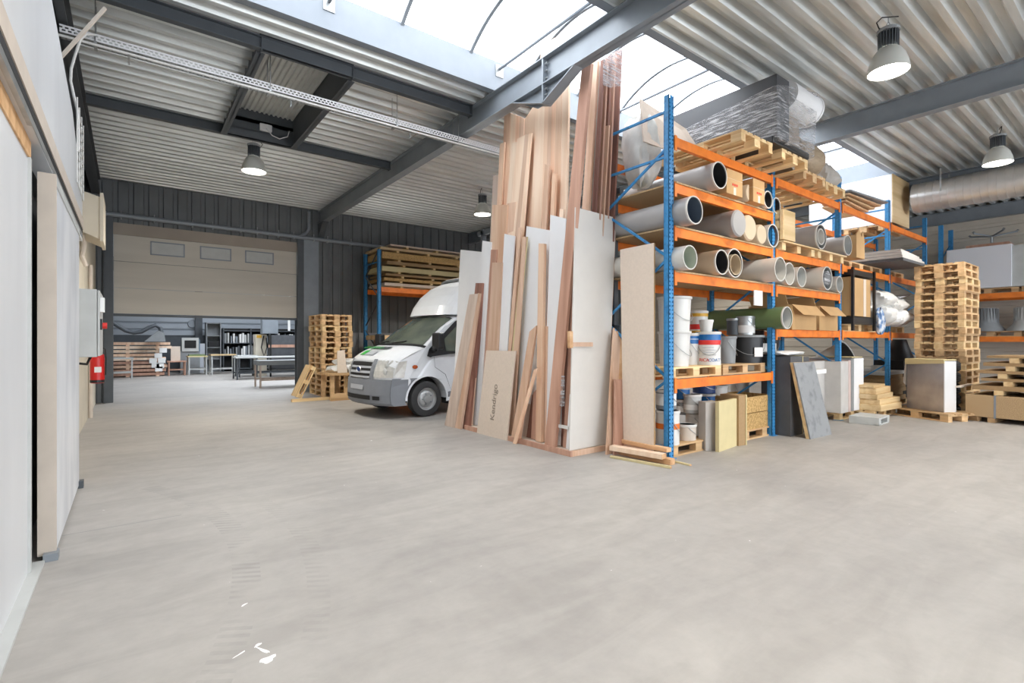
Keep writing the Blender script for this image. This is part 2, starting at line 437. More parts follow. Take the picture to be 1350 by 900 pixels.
for k in range(8): MB().box(4.15+k*.5,4.155+k*.5,YB-.066,YB-.06,0,1.7).build('panel_joint','steeldark',wb)
# sectional door, partly lowered
dr = thing('door_1', None, None, (0,0,0), kind='structure')
zs = [2.12, 2.74, 3.38, 4.02]
for a, b_ in zip(zs, zs[1:]):
    pn = MB().box(DX0+.01, DX1-.01, YB-.01, YB+.03, a+.006, b_-.006)
    for q in range(1, 5):
        z = a+(b_-a)*q/5; pn.box(DX0+.01, DX1-.01, YB-.013, YB-.01, z, z+.012)
    pn.build('panel', 'doorpan', dr)
MB().box(DX0, DX1, YB-.012, YB+.03, 4.02, DZ).build('lintel_panel', 'doortop', dr)
MB().box(DX0, DX1, YB-.02, YB+.04, 2.06, 2.12).build('bottom_seal', 'steeldark', dr)
for x in (.45, 1.5, 2.55):
    w = MB().box(x,x+.66,YB-.02,YB-.012,3.62,3.9).build('window_pane', 'pale', dr)
    MB().box(x-.03,x+.69,YB-.03,YB-.018,3.9,3.93).box(x-.03,x+.69,YB-.03,YB-.018,3.59,3.62).box(x-.03,x,YB-.03,YB-.018,3.6,3.92).box(x+.66,x+.69,YB-.03,YB-.018,3.6,3.92).build('window_frame', 'steel', w)
# right wall, horizontal cream cladding
wr = MB(); z = 0
while z < ZC:
    wr.quad([(XR,-10,z),(XR,YB,z),(XR,YB,z+.2),(XR,-10,z+.2)]); wr.quad([(XR,-10,z+.2),(XR,YB,z+.2),(XR+.03,YB,z+.22),(XR+.03,-10,z+.22)])
    wr.quad([(XR+.03,-10,z+.22),(XR+.03,YB,z+.22),(XR+.03,YB,z+.3),(XR+.03,-10,z+.3)]); wr.quad([(XR+.03,-10,z+.3),(XR+.03,YB,z+.3),(XR,YB,z+.32),(XR,-10,z+.32)]); z += .32
wr.box(XR+.05, XR+.2, -10, YB, 0, ZC+.2); struct('wall_right', wr, 'creamclad')
wf = struct('wall_front', MB().box(-6, 0, -10.1, -10, 0, ZC+.2).box(18.5,XR+.2,-10.1,-10,0,ZC+.2).box(0,18.5,-10.1,-10,0,.4).box(0,18.5,-10.1,-10,4.7,ZC+.2), 'creamclad')
w4 = thing('window_4', None, None, (0,-10.05,0), kind='structure')  # unseen front glazing, added for fill light from behind the camera
MB().box(0,18.5,-.005,.005,.4,4.7).build('glazing','glaze',w4)
for k in range(10): MB().box(k*18.5/9-.03,k*18.5/9+.03,-.03,.03,.4,4.7).build('glazing_bar','steel',w4)
# left side: inner partition with sliding door
wl = struct('wall_left', boxm(-.62, -.50, -10, 4.34, 0, 2.60), 'whitewall')
MB().box(-.505,-.49,-10,4.36,2.59,2.70).build('timber_rail','bark',wl)
MB().box(-.50,-.485,4.30,4.345,0,2.59).build('end_trim','pale',wl)
struct('wall_left_upper', MB().prism([(-10,2.84),(8.04,2.66),(8.04,3.13),(6.72,3.75),(4.99,3.95),(-10,4.3)], -.56, -.45, 'x'), 'whitewall')
struct('wall_left_outer', boxm(-1.0, -.78, -10, YB, 0, ZC+.15), 'steeldark')
struct('wall_left_rear', MB().prism([(6.7,0),(15.3,0),(15.3,3.9),(10,3.9),(8.1,3.2),(6.7,2.6)], -.70, -.62, 'x'), 'cream')
struct('trim_5', MB().box(-.62,-.60,4.34,6.7,0,2.6), 'dark')  # near-black sheet stands in for the shade inside the door opening
struct('baseboard_left', MB().box(-.5,-.44,-10,4.5,0,.018), 'pale')
rail = struct('trim_6', MB().box(-.50,-.445,-10,8.0,2.75,2.80), 'dark')
MB().box(-.47,-.445,-10,8.0,2.70,2.745).build('track_lip', 'galv', rail)
MB().box(-.46,-.44,-10,8.05,2.805,2.93).build('track_cover', 'beige', rail)
d2 = thing('door_2', None, None, (0,0,0), kind='structure')
MB().box(-.475, -.395, 4.575, 6.62, .03, 2.56).build('door_leaf', 'doorface', d2)
MB().box(-.482, -.388, 4.55, 4.578, .03, 2.57).build('edge_trim', 'beige', d2)
MB().box(-.398, -.388, 4.578, 6.62, 2.50, 2.56).build('top_trim', 'pale', d2)
MB().box(-.45, -.375, 4.5, 4.60, 0, .05).build('floor_guide', 'steel', d2)
MB().box(-.47, -.36, 6.56, 6.66, 0, .07).build('floor_guide', 'steeldark', d2)
# ---------------- room beyond the door
struct('wall_rear_room', boxm(-3, 12, 29.0, 29.2, 0, ZC), 'steeldark')
mb = MB(); z = 1.75
while z < 4.6:
    mb.quad([(-3,28.95,z),(12,28.95,z),(12,28.95,z+.2),(-3,28.95,z+.2)]); mb.quad([(-3,28.95,z+.2),(12,28.95,z+.2),(12,28.99,z+.24),(-3,28.99,z+.24)]); mb.quad([(-3,28.99,z+.24),(12,28.99,z+.24),(12,28.95,z+.32),(-3,28.95,z+.32)]); z += .32
struct('wall_rear_cladding', mb, mat('light_ribbed_sheet', '#a9b0b8', .4, .2))
struct('wall_rear_left', boxm(-2.8, -2.6, YB, 29, 0, ZC), 'steeldark'); struct('wall_rear_right', boxm(11.6, 11.8, YB, 29, 0, ZC), 'steeldark')
struct('ceiling_rear', boxm(-3, 12, YB+.05, 17, ZC, ZC+.1), 'deck')
struct('ceiling_rear', boxm(-3, 12, 25, 29.2, ZC, ZC+.1), 'deck')
struct('ceiling_rear', boxm(-3, 1.5, 17, 25, ZC, ZC+.1), 'deck'); struct('ceiling_rear', boxm(8, 12, 17, 25, ZC, ZC+.1), 'deck')
struct('window_3', boxm(1.5, 8, 17, 25, ZC+.1, ZC+.11), 'glaze')  # unseen roof glazing added to brighten the rear room
struct('trim_7', boxm(2.55, 2.85, 28.7, 28.9, 0, ZC), 'steeldark')
# ================================================================ LAMPS, TRAY, PIPE, DUCT
def make_lamp(label, loc):
    t = thing('pendant_lamp', label, 'ceiling lamp', loc, 0, 'high bay lamps under the roof')
    # origin at rim centre
    MB().lathe([(.21,0),(.208,.03),(.195,.10),(.165,.19),(.125,.25),(.10,.275),(.095,.275),(.12,.245),(.16,.185),(.19,.10),(.203,.03),(.205,0)], 32).build('lamp_shade', mat('lamp_shade_white','#c9c9c2',.4), t, smooth=True)
    MB().lathe([(0,.012),(.205,.012)], 32).build('diffuser', 'lampglow', t)
    h = MB()
    for k in range(22):
        a = 2*PI*k/22; h.T = Matrix.Rotation(a, 4, 'Z'); h.box(.055,.105,-.004,.004,.28,.47)
    h.T = None; h.lathe([(.0,.47),(.07,.47),(.07,.27),(0,.27)], 16); h.build('heat_sink', 'steeldark', t)
    MB().lathe([(0,.52),(.085,.52),(.115,.50),(.115,.47),(0,.47)], 24).build('driver_cap', 'grey', t)
    MB().tube([(0,0,.52),(.02,0,.56),(0,0,.60),(-.02,0,.56),(0,0,.52)], .006, 6).tube([(0,0,.58),(0,0,.65)], .006, 6).build('hook', 'galv', t)
    MB().tube([(.05,0,.52),(.12,.03,.50),(.16,.05,.56),(.10,.05,.62),(-.1,.02,.64)], .007, 6).build('power_cable', 'dark', t)
    return t
LZ = 4.63
l0 = make_lamp('bell shaped high bay lamp hanging below the square roof opening', (1.87,10.5,LZ))
dup(l0, (7.08,10.6,LZ), 1.0, 'bell shaped high bay lamp hanging beside the tall leaning timber, above the van')
dup(l0, (7.16,2.1,LZ), 2.4, 'large bell shaped high bay lamp hanging above the open floor before the loaded rack')
dup(l0, (12.4,2.0,LZ), 3.3, 'bell shaped high bay lamp hanging in front of the spiral silver air duct')
# cable tray along the first bay
ty = 7.4
t = thing('cable_tray', 'perforated galvanised cable tray running across under the roof purlins', 'cable tray', (-.6,ty,4.8))
side = MB()
L = 7.4
for z0, z1 in ((0,.018),(.036,.048),(.066,.085)): side.box(0,L,-.08,-.077,z0,z1)
n = int(L/.05)
for k in range(n+1):
    side.box(k*.05, k*.05+.02, -.08,-.077, .018 , .036); side.box(k*.05+.025, k*.05+.045,-.08,-.077,.048,.066)
side.build('side_rail', 'white', t)
side2 = MB().box(0,L,.077,.08,0,.06); side2.build('side_rail', 'galv', t)
bt = MB()
for k in range(-3, 4): bt.box(0,L,k*.025-.007,k*.025+.007,-.002,0)
for k in range(int(L/.04)): bt.box(k*.04,k*.04+.014,-.08,.08,-.002,0)
bt.build('tray_bottom', 'galv', t)
for x in (.3, 2.1, 3.9, 5.0): MB().tube([(x,-.09,-.02),(x,-.09,.47)],.006,6).tube([(x,.09,-.02),(x,.09,.47)],.006,6).box(x-.015,x+.015,-.1,.1,-.03,-.004).build('hanger','galv',t)
t = thing('conduit_pipe', 'thin white conduit pipe running just below the perforated cable tray', 'conduit', (-.6,ty-.17,4.72))
MB().tube([(0,0,0),(6.9,0,0)], .014, 8).build('pipe', 'plastic', t)
for x in (.6,2.4,4.2,6.0): MB().box(x-.01,x+.01,-.02,.25,-.016,-.0145).box(x-.01,x+.01,.25,.26,-.016,.08).build('clip','galv',t)
o = MB().hexa([(-.44,6.25,3.72),(-.40,6.25,3.72),(-.40,6.29,3.72),(-.44,6.29,3.72),(.02,7.5,4.98),(.06,7.5,4.98),(.06,7.54,4.98),(.02,7.54,4.98)])
o = MB().tube([(-.50,6.2,4.05),(-.18,6.2,4.63)],.018,4)
tag(o.build('timber_batten', 'beige', origin=(-.50,6.2,4.05)), 'pale slanting batten sticking up from the top of the white partition', 'batten')
tag(MB().tube([(-.30,7.25,4.84),(-.37,7.2,4.80),(-.42,7.2,4.72),(-.46,7.2,4.55),(-.495,7.2,4.38),(-.50,7.2,4.25),(-.475,7.2,4.1),(-.445,7.2,3.95),(-.435,7.2,3.8),(-.435,7.2,3.5)],.014,8).build('power_cable','plastic',origin=(-.05,7.25,4.86),smooth=True), 'thick white cable drooping from the tray down to the partition', 'cable')
lt = thing('cable_ladder', 'white wire cable ladder fixed upright behind the partition edge', 'cable ladder', (-.44,7.1,3.15))
for y in (0,.3,.6,.9): MB().tube([(0,y,0),(0,y,.9)],.008,6).build('rail_wire','plastic',lt)
for k in range(9): MB().tube([(0,0,k*.1),(0,.9,k*.1)],.006,6).build('rung','plastic',lt)
# pipe on the end wall
pp = thing('wall_pipe', 'long grey pipe clipped across the dark end wall above the sectional door', 'pipe', (-.7,YB-.12,4.46))
MB().tube([(0,0,0),(7.9,0,-.03)],.055,14).tube([(4.62,0,.0),(4.78,0,.12),(4.86,0,.25),(4.86,0,.75)],.045,12).build('pipe','steel',pp,smooth=True)
for x in (.55,1.2,2.0,2.45,3.1,3.5,4.05,4.45,5.0,5.4,6.1): MB().box(x-.015,x+.015,-.06,.12,-.075,-.06).tube([(x,0,-.1),(x,0,.11)],.012,6).build('pipe_clip','galv',pp)
# spiral duct
du = thing('air_duct', 'large spiral seamed silver air duct running below the roof', 'air duct', (14.5,0,4.74))
mb = MB(); R = .33; y = -6.0; prof = []
while y < 3.65:
    prof += [(R, y),(R,y+.116),(R+.006,y+.118),(R+.006,y+.124),(R,y+.126)]; y += .13
T = Matrix.Rotation(-PI/2, 4, 'X')
mb.lathe([(0,-6)]+prof+[(0,3.65)], 32, T=T); mb.build('duct_shell', mat('duct_sheet','#d6d5d3',.3,.6,noise=.15,nscale=3), du, smooth=True)
for yy in (3.2, 0.5): MB().box(-.34,-.335,yy-.015,yy+.015,0,.5).box(.335,.34,yy-.015,yy+.015,0,.5).build('hanger_strap','galv',du)
# ================================================================ PALLETS
def make_pallet(label='wooden pallet', loc=(0,0,0), rz=0, m='palletw', group=None, detail=True):
    """Euro pallet, 1.2 along x, 0.8 along y, origin at the base centre"""
    t = thing('pallet', label, 'pallet', loc, rz, group)
    dk = MB()
    for y, w in ((-.3275,.145),(-.17,.1),(0,.145),(.17,.1),(.3275,.145)): dk.box(-.6,.6,y-w/2,y+w/2,.122,.144)
    for x in (-.5275,0,.5275): dk.box(x-.0725,x+.0725,-.4,.4,.1,.122)
    dk.build('deck', m, t)
    for x in (-.5275,0,.5275):
        for y, w in ((-.35,.1),(0,.145),(.35,.1)):
            MB().box(x-.07,x+.07,y-w/2,y+w/2,.022,.1).build('block', m, t)
    for y, w in ((-.35,.1),(0,.145),(.35,.1)): MB().box(-.6,.6,y-w/2,y+w/2,0,.022).build('bottom_board', m, t)
    return t
P0 = make_pallet('pallet', (13.2,3.1,0), PI/2)            # first one becomes the bottom of the tall stack
P1 = make_pallet('pallet', (4.44,14.2,0), PI/2, 'pallety')
def pal(src, x, y, z, rz, label, group=None): return dup(src, (x,y,z), rz, label, group)
# tall stack
n = 21
for k in range(n):
    z = k*.1445; x = 13.77+rnd.uniform(-.02,.02); y = 3.0+rnd.uniform(-.015,.015); lab = 'wooden pallet in the tall stack beside the grey crate, ' + ORD[n-1-k]
    src = P0 if k % 3 else P1
    if k == 0: P0.location = (x,y,z); P0.rotation_euler = (0,0,0); P0['label'] = lab; P0['group'] = 'pallets of the tall stack near the air duct'
    else: dup(src, (x,y,z), rnd.uniform(-.01,.01), lab, 'pallets of the tall stack near the air duct')
for k in range(15):
    z = k*.1445; lab = 'worn wooden pallet in the stack against the end wall, ' + (ORD[14-k] if k else 'bottom one'); x = 4.44+rnd.uniform(-.02,.02)
    if k == 0: P1.location = (x,14.2,z); P1['label'] = lab; P1['group'] = 'pallets stacked against the end wall'
    else: dup(P0 if k%4 else P1, (x,14.2+rnd.uniform(-.02,.02),z), PI/2+rnd.uniform(-.015,.015), lab, 'pallets stacked against the end wall')
# ================================================================ MAIN RACK
FXS = [5.338, 7.93, 10.457, 13.06, 15.66]; RY = 3.806; RD = 1.1; RH = 4.49
rk = thing('pallet_rack', 'blue and orange pallet rack filled with tubes, tins and pallets', 'pallet rack', (FXS[0],RY,0))
def up(parent, x, y, h, m='blue', face=-1):
    """C-section upright with rows of slots"""
    mb = MB(); w = .05; dp = .075
    mb.box(x-w,x+w,y-.003 if face<0 else y,y+.003,0,h) if False else None
    mb.box(x-w,x-w+.006,y,y+dp,0,h).box(x+w-.006,x+w,y,y+dp,0,h)
    mb.box(x-w,x-.036,y,y+.006,0,h).box(x+.036,x+w,y,y+.006,0,h).box(x-.018,x+.018,y,y+.006,0,h)
    z = 0
    while z < h-.05:
        mb.box(x-.036,x-.018,y,y+.006,z,z+.03).box(x+.018,x+.036,y,y+.006,z,z+.03); z += .05
    mb.box(x-w,x+w,y+dp-.012,y+dp-.008,0,h)
    o = mb.build('upright', m, parent)
    MB().box(x-.07,x+.07,y-.03,y+.1,0,.008).build('foot_plate', m, o)
    return o
for i, X in enumerate(FXS):
    x = X-FXS[0]
    up(rk, x, 0, RH); up(rk, x, RD-.075, RH)
    zs = [.25, 1.0, 1.75, 2.5, 3.25, 3.88]
    for k, z in enumerate(zs[:-1]):
        a, b_ = (.04, RD-.04) if k % 2 else (RD-.04, .04)
        MB().tube([(x-.02,a,z),(x-.02,b_,zs[k+1]-.03)], .02, 4).build('brace', 'blue', rk)
    for z in (.12, 3.72, 4.28): MB().tube([(x-.02,.04,z+.02),(x-.02,RD-.04,z+.02)], .02, 4).build('brace', 'blue', rk)
L4, L3, L2, L1, LT, LM = 3.41, 2.865, 2.31, .975, 3.985, 1.64
def beam(x0, x1, ztop, y=0, h=.115):
    mb = MB().box(x0+.052,x1-.052,y-.012,y+.035,ztop-h,ztop)
    b_ = mb.build('beam', 'orange', rk)
    for xx, s in ((x0+.05,1),(x1-.05,-1)):
        MB().box(min(xx,xx+s*.045),max(xx,xx+s*.045),y-.018,y-.004,ztop-h-.05,ztop+.02).build('beam_connector','orange',b_)
bay_levels = [[L4,L3,L2,L1,LT],[L3,L2,LM,LT],[L3,LM,LT],[L3,LM,LT]]
for i, lv in enumerate(bay_levels):
    for z in lv:
        beam(FXS[i]-FXS[0], FXS[i+1]-FXS[0], z); beam(FXS[i]-FXS[0], FXS[i+1]-FXS[0], z, RD-.03)
for bay, z in ((0,L4),(0,L3),(0,L2),(1,L3),(1,L2)):
    x0 = FXS[bay]-FXS[0]+.06; x1 = FXS[bay+1]-FXS[0]-.06
    if bay == 1 and z == L3: continue
    MB().box(x0,x1,-.03,RD+.02,z,z+.02).build('shelf_board', 'particle', rk)
# tag hanging on the rack
tag(MB().box(7.28,7.52,3.77,3.785,1.98,2.2).build('paper_sheet','paper',origin=(7.4,3.78,1.98)), 'blank white paper sheet hanging from the orange beam above the tins', 'paper sheet')
# ---------------------------------------------------------------- tubes lying through the rack
def tube(px, py, D, z, ln, label, m='tube_g', yf=3.72, inner=None, closed=False, name='cardboard_tube', wall=.012, cat='tube'):
    p = atY(px, py, yf); R = D/2
    t = thing(name, label, cat, (p.x, yf, z+R), 0, 'large tubes lying on the rack shelves')
    T = Matrix.Rotation(-PI/2, 4, 'X')
    if closed: prof = [(0,.0),(R*.9,0),(R,.02),(R,ln),(0,ln)]
    else: prof = [(R-wall,.0),(R,0),(R,ln),(R-wall,ln),(R-wall,0)]
    MB().lathe(prof, 36, T=T).build('tube_wall', m, t, smooth=True)
    if not closed:
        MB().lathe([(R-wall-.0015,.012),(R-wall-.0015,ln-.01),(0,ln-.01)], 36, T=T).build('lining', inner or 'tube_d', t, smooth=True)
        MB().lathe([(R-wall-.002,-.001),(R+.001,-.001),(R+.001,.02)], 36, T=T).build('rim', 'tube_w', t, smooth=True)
    return t
a = L4+.02; b_ = L3+.02; c_ = L2+.02
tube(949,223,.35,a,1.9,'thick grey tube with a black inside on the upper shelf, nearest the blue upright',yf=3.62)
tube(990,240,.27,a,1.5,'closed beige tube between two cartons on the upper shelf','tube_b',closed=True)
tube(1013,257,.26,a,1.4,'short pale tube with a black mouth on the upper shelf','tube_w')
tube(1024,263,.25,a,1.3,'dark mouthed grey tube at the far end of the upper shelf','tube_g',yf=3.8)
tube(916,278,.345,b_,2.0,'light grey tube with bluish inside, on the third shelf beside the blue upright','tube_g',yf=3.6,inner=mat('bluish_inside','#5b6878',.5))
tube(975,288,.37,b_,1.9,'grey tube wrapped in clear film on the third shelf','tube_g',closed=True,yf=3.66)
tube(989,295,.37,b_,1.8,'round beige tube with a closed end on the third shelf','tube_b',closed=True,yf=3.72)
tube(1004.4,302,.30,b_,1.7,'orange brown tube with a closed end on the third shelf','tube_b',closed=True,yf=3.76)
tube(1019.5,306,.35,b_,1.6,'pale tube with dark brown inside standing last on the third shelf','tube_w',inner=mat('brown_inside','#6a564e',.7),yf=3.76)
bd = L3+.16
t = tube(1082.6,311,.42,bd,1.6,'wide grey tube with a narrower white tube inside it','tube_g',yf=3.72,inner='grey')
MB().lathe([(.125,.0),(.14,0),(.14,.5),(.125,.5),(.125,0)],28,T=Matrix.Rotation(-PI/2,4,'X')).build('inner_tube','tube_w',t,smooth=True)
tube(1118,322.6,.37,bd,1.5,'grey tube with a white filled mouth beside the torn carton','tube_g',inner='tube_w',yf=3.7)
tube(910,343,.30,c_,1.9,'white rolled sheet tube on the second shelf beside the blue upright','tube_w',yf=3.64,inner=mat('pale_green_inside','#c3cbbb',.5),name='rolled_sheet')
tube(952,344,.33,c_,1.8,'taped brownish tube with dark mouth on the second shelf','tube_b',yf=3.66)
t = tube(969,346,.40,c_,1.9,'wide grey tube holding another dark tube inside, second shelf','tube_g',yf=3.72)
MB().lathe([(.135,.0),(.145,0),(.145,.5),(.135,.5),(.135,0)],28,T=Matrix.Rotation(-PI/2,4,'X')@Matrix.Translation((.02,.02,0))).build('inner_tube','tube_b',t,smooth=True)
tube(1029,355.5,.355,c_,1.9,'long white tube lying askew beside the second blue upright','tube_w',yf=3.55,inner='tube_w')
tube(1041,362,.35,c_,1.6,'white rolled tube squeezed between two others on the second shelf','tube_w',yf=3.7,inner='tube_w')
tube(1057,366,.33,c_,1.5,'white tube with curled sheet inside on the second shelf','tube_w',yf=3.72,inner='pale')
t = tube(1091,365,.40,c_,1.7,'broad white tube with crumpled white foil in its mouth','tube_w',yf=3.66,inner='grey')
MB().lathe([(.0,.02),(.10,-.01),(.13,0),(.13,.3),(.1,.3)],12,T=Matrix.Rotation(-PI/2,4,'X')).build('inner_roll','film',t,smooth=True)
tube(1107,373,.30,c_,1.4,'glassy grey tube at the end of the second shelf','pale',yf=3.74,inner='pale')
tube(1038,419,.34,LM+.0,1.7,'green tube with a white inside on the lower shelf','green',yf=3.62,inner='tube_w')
# cartons between the tubes
def carton(px0, px1, z, h, y, d, label, m='card', name='carton', cat='carton', top=True, rz=0):
    a = atY(px0,450,y); b_ = atY(px1,450,y)
    t = thing(name,label,cat,((a.x+b_.x)/2,y+d/2,z),rz)
    w = (b_.x-a.x)/2
    MB().box(-w,w,-d/2,d/2,0,h).build('box_body',m,t,bevel=.004)
    MB().box(-w-.001,w+.001,-d/2-.001,d/2+.001,h*.62,h*.63).box(-.03,.03,-d/2-.002,-d/2,0,h*.3).build('tape_strip','mdf',t)
    return t
for px0,px1,lab in ((958,979,'upright square cardboard carton beside the black mouthed tube'),(993,1008,'cardboard carton with red print between two tubes')):
    t = carton(px0,px1,a,.33,3.66,1.2,lab)
    for k in range(3): MB().box(-.06+k*.05,-.03+k*.05,-.603,-.601,.12,.15).build('red_mark','redl',t)
cr = thing('wooden_crate','pale wooden crate with open slatted side beside the wide grey tube','crate',(atY(1041,300,3.7).x,4.0,bd),0)
MB().box(-.19,.19,-.3,.3,0,.46).build('box_body','ply',cr)
for z in (.02,.17,.32): MB().box(-.2,-.19,-.3,.3,z,z+.12).build('slat','pallety',cr)
for y in (-.3,.26): MB().box(-.21,-.2,y,y+.05,0,.46).build('post','pallety',cr)
for k,(x0,x1) in enumerate(((7.98,9.2),(9.25,10.4))):
    t = thing('loading_board',['thin plywood board on blocks under the crate','thin plywood board on blocks under the film filled tubes'][k],'board',((x0+x1)/2,4.3,L3))
    h=(x1-x0)/2
    MB().box(-h,h,-.62,.5,.11,.135).build('board','ply',t)
    for xx in (-h+.1,0,h-.1): MB().box(xx-.06,xx+.06,-.58,.45,0,.11).build('block','pallety',t)
t = thing('carton','torn open cardboard carton with a jagged top beside the white filled tube','carton',(atY(1133,320,3.7).x,3.9,bd))
MB().prism([(-.2,0),(.2,0),(.2,.36),(.12,.52),(.05,.4),(-.06,.55),(-.2,.42)],-.22,-.2,'y').box(-.2,-.19,-.2,.3,0,.42).box(.19,.2,-.2,.3,0,.36).build('box_body','card',t)
# lower shelf cartons
for px0,px1,h,lab in ((1046,1078,.40,'open cardboard carton with raised flaps beside the green tube'),(1082,1106,.42,'sagging cardboard carton behind clear film on the lower shelf')):
    a0=atY(px0,450,3.72); b0=atY(px1,450,3.72); w=(b0.x-a0.x)/2
    t=thing('carton',lab,'carton',((a0.x+b0.x)/2,4.1,LM))
    MB().box(-w,w,-.36,-.35,0,h).box(-w,-w+.01,-.35,.35,0,h).box(w-.01,w,-.35,.35,0,h).box(-w,w,.34,.35,0,h).box(-w,w,-.35,.35,0,.01).build('box_body','card',t)
    MB().hexa([(-w,-.36,h),(w,-.36,h),(w,-.352,h),(-w,-.352,h),(-w+.03,-.52,h-.17),(w-.05,-.52,h-.17),(w-.05,-.51,h-.16),(-w+.03,-.51,h-.16)]).build('flap','card',t)
    MB().hexa([(-w,-.3,h),(-w+.01,-.3,h),(-w+.01,.3,h),(-w,.3,h),(-w-.1,-.3,h+.15),(-w-.09,-.3,h+.15),(-w-.09,.3,h+.15),(-w-.1,.3,h+.15)]).build('flap','card',t)
# ---------------------------------------------------------------- tins and tubs
def bucket(px, z, D, h, label, m='plastic', y=4.1, lid='plastic', handle=True, taper=.88, stripe=None, name='bucket', cat='bucket', x=None, lidded=True):
    X = atY(px,450,y).x if x is None else x; R = D/2
    t = thing(name,label,cat,(X,y,z),rnd.uniform(0,1))
    MB().lathe([(0,0),(R*taper,0),(R*taper,.005),(R*.98,h-.03),(R,h-.03),(R,h),(0 if lidded else R*.95,h)] + ([] if lidded else [(R*taper*.95,.01),(0,.01)]),28).build('body',m,t,smooth=True)
    if lidded: MB().lathe([(R*1.03,h-.025),(R*1.05,h-.02),(R*1.05,h+.008),(R*.93,h+.01),(R*.92,h),(0,h)],28).build('lid',lid,t,smooth=True)
    if handle:
        pts=[(R*1.04*math.cos(q),-R*1.04*abs(math.sin(q))-.004,h*.85-.55*h*math.sin(q)) for q in [PI*i/12 for i in range(13)]]
        MB().tube(pts,.004,6).build('wire_handle','galv',t)
    if stripe:
        for (z0,z1,mm) in stripe:
            r0 = R*(taper+(.98-taper)*z0/h); r1=R*(taper+(.98-taper)*z1/h)
            MB().lathe([(r0+.001,z0),(r0+.0025,z0),(r1+.0025,z1),(r1+.001,z1)],28).build('label_band',mm,t,smooth=True)
    return t
PZ = L1+.144
dup(P1,(6.05,4.32,L1),0,'pallet carrying the white buckets and printed tins on the low shelf','pallets lying on the rack levels')
dup(P0,(7.3,4.32,L1),0,'pallet carrying the black tubs on the low shelf','pallets lying on the rack levels')
bucket(889,PZ,.42,.46,'lower of two stacked white buckets beside the blue upright','plastic',y=4.15)
bucket(889,PZ+.47,.44,.45,'upper of two stacked white buckets, with wide rim beside the blue upright','plastic',y=4.15)
bucket(908,PZ,.33,.44,'white tin with blue bands half hidden behind the stacked buckets','plastic',y=4.3,stripe=((.30,.36,'bluep'),(.37,.42,'bluep')),name='paint_tin',cat='tin')
t = bucket(934,PZ,.33,.46,'blue tin with red band, white label and lettering','plastic',y=4.08,name='paint_tin',cat='tin',taper=.99,stripe=((.35,.455,'bluep'),(.285,.35,'redl'),(.0,.06,'plastic')))
t.rotation_euler=(0,0,-.95)
for txt,dx,mm in (('RICA',-.09,'redl'),('COAT',.09,'bluep')):
    text_mesh('lettering',txt,.062,mm,t,Matrix.Rotation(dx*4.6,4,'Z')@Matrix.Translation((0,-.168,.07))@Matrix.Rotation(PI/2,4,'X'))
for k in range(4): MB().box(-.09,.09-.03*(k%2),-.1675,-.1665,.14+k*.035,.147+k*.035).build('print_line','greyp',t)
bucket(931,PZ+.47,.19,.16,'small white pot standing on the blue and red tin','plastic',y=4.1,handle=False,taper=.8)
bucket(921,PZ+.0,.28,.80,'tall yellow topped drum behind the white buckets','plastic',y=4.6,stripe=((.72,.79,'yellow'),(.52,.6,'redl'),(.3,.5,'yellow')),handle=False,name='drum',cat='drum')
bucket(957,PZ,.30,.40,'dark grey plastic bucket between the printed tin and black tub','grey',y=4.2,lid='grey')
t=bucket(984,PZ,.50,.42,'large black tub with a grey rim and small white label','black',y=4.15,lid='grey',taper=.9)
MB().box(.03,.15,-.262,-.245,.1,.24).build('label','paper',t); t.rotation_euler=(0,0,-.75)
t=bucket(1010,PZ,.40,.42,'black tub with a big white label beside the rack post','black',y=4.3,lid='grey',taper=.92); MB().box(-.1,.12,-.215,-.2,.15,.3).build('label','paper',t); t.rotation_euler=(0,0,-.95)
bucket(983,PZ+.435,.27,.28,'silver metal pail with wire handle on the large black tub','galv',y=4.15,lid='galv',stripe=((.03,.15,'paper'),),taper=.97,name='metal_pail',cat='pail')
bucket(967,PZ+.435,.2,.25,'dark tin beside the silver pail on the black tub','steeldark',y=4.3,lid='galv',handle=False,taper=1,name='paint_tin',cat='tin')
bucket(1000,PZ+.435,.2,.2,'small dark pot behind the silver pail','steeldark',y=4.5,handle=False)
# ground level tins on a pallet
dup(P0,(6.0,4.25,0),0,'grey floor pallet carrying paint tins inside the first rack bay','pallets on the floor')
gb=[(880,.145,.3,.42,3.98,'white tin with an orange label left of the rack post','plastic',((.2,.27,'orange'),)),
(878,.58,.26,.24,4.05,'small dark printed tin on top of the orange labelled tin','grey',((.05,.2,'paper'),)),
(905,.145,.25,.2,4.0,'pale pink lidded bucket at the pallet edge','beige',None),
(918,.145,.29,.29,4.12,'white lidded bucket beside the pale pink bucket','plastic',None),
(913,.46,.24,.25,4.12,'white printed tin stacked on the lidded bucket','pale',((.05,.12,'paper'),)),
(931,.145,.26,.22,4.35,'blue tin standing behind the white lidded bucket','bluep',None),
(930,.38,.28,.28,4.35,'blue tin with a red foot in the middle of the tin stack','bluep',((.0,.03,'redl'),)),
(928,.68,.33,.2,4.35,'wide dark blue tin on top of the tin stack','bluedark',None),
(899,.42,.22,.2,4.3,'grey labelled tin stacked behind the rack post','grey',((.04,.12,'paper'),)),
(899,.64,.22,.16,4.3,'small bright blue tin on the grey labelled tin','bluep',None),
(915,.74,.26,.1,4.62,'flat white tin at the back of the pallet','plastic',None),
(946,.145,.3,.6,4.5,'tall white drum behind the leaning panels','plastic',None),
(975,.145,.3,.68,4.5,'tall white tub standing behind the panels, lid just visible','plastic',None)]
for px,z,D,h,y,lab,mm,st in gb: bucket(px,z,D,h,lab,mm,y=y,stripe=st,name='paint_tin' if 'tin' in lab else 'bucket',cat='tin' if 'tin' in lab else 'bucket',taper=.97)
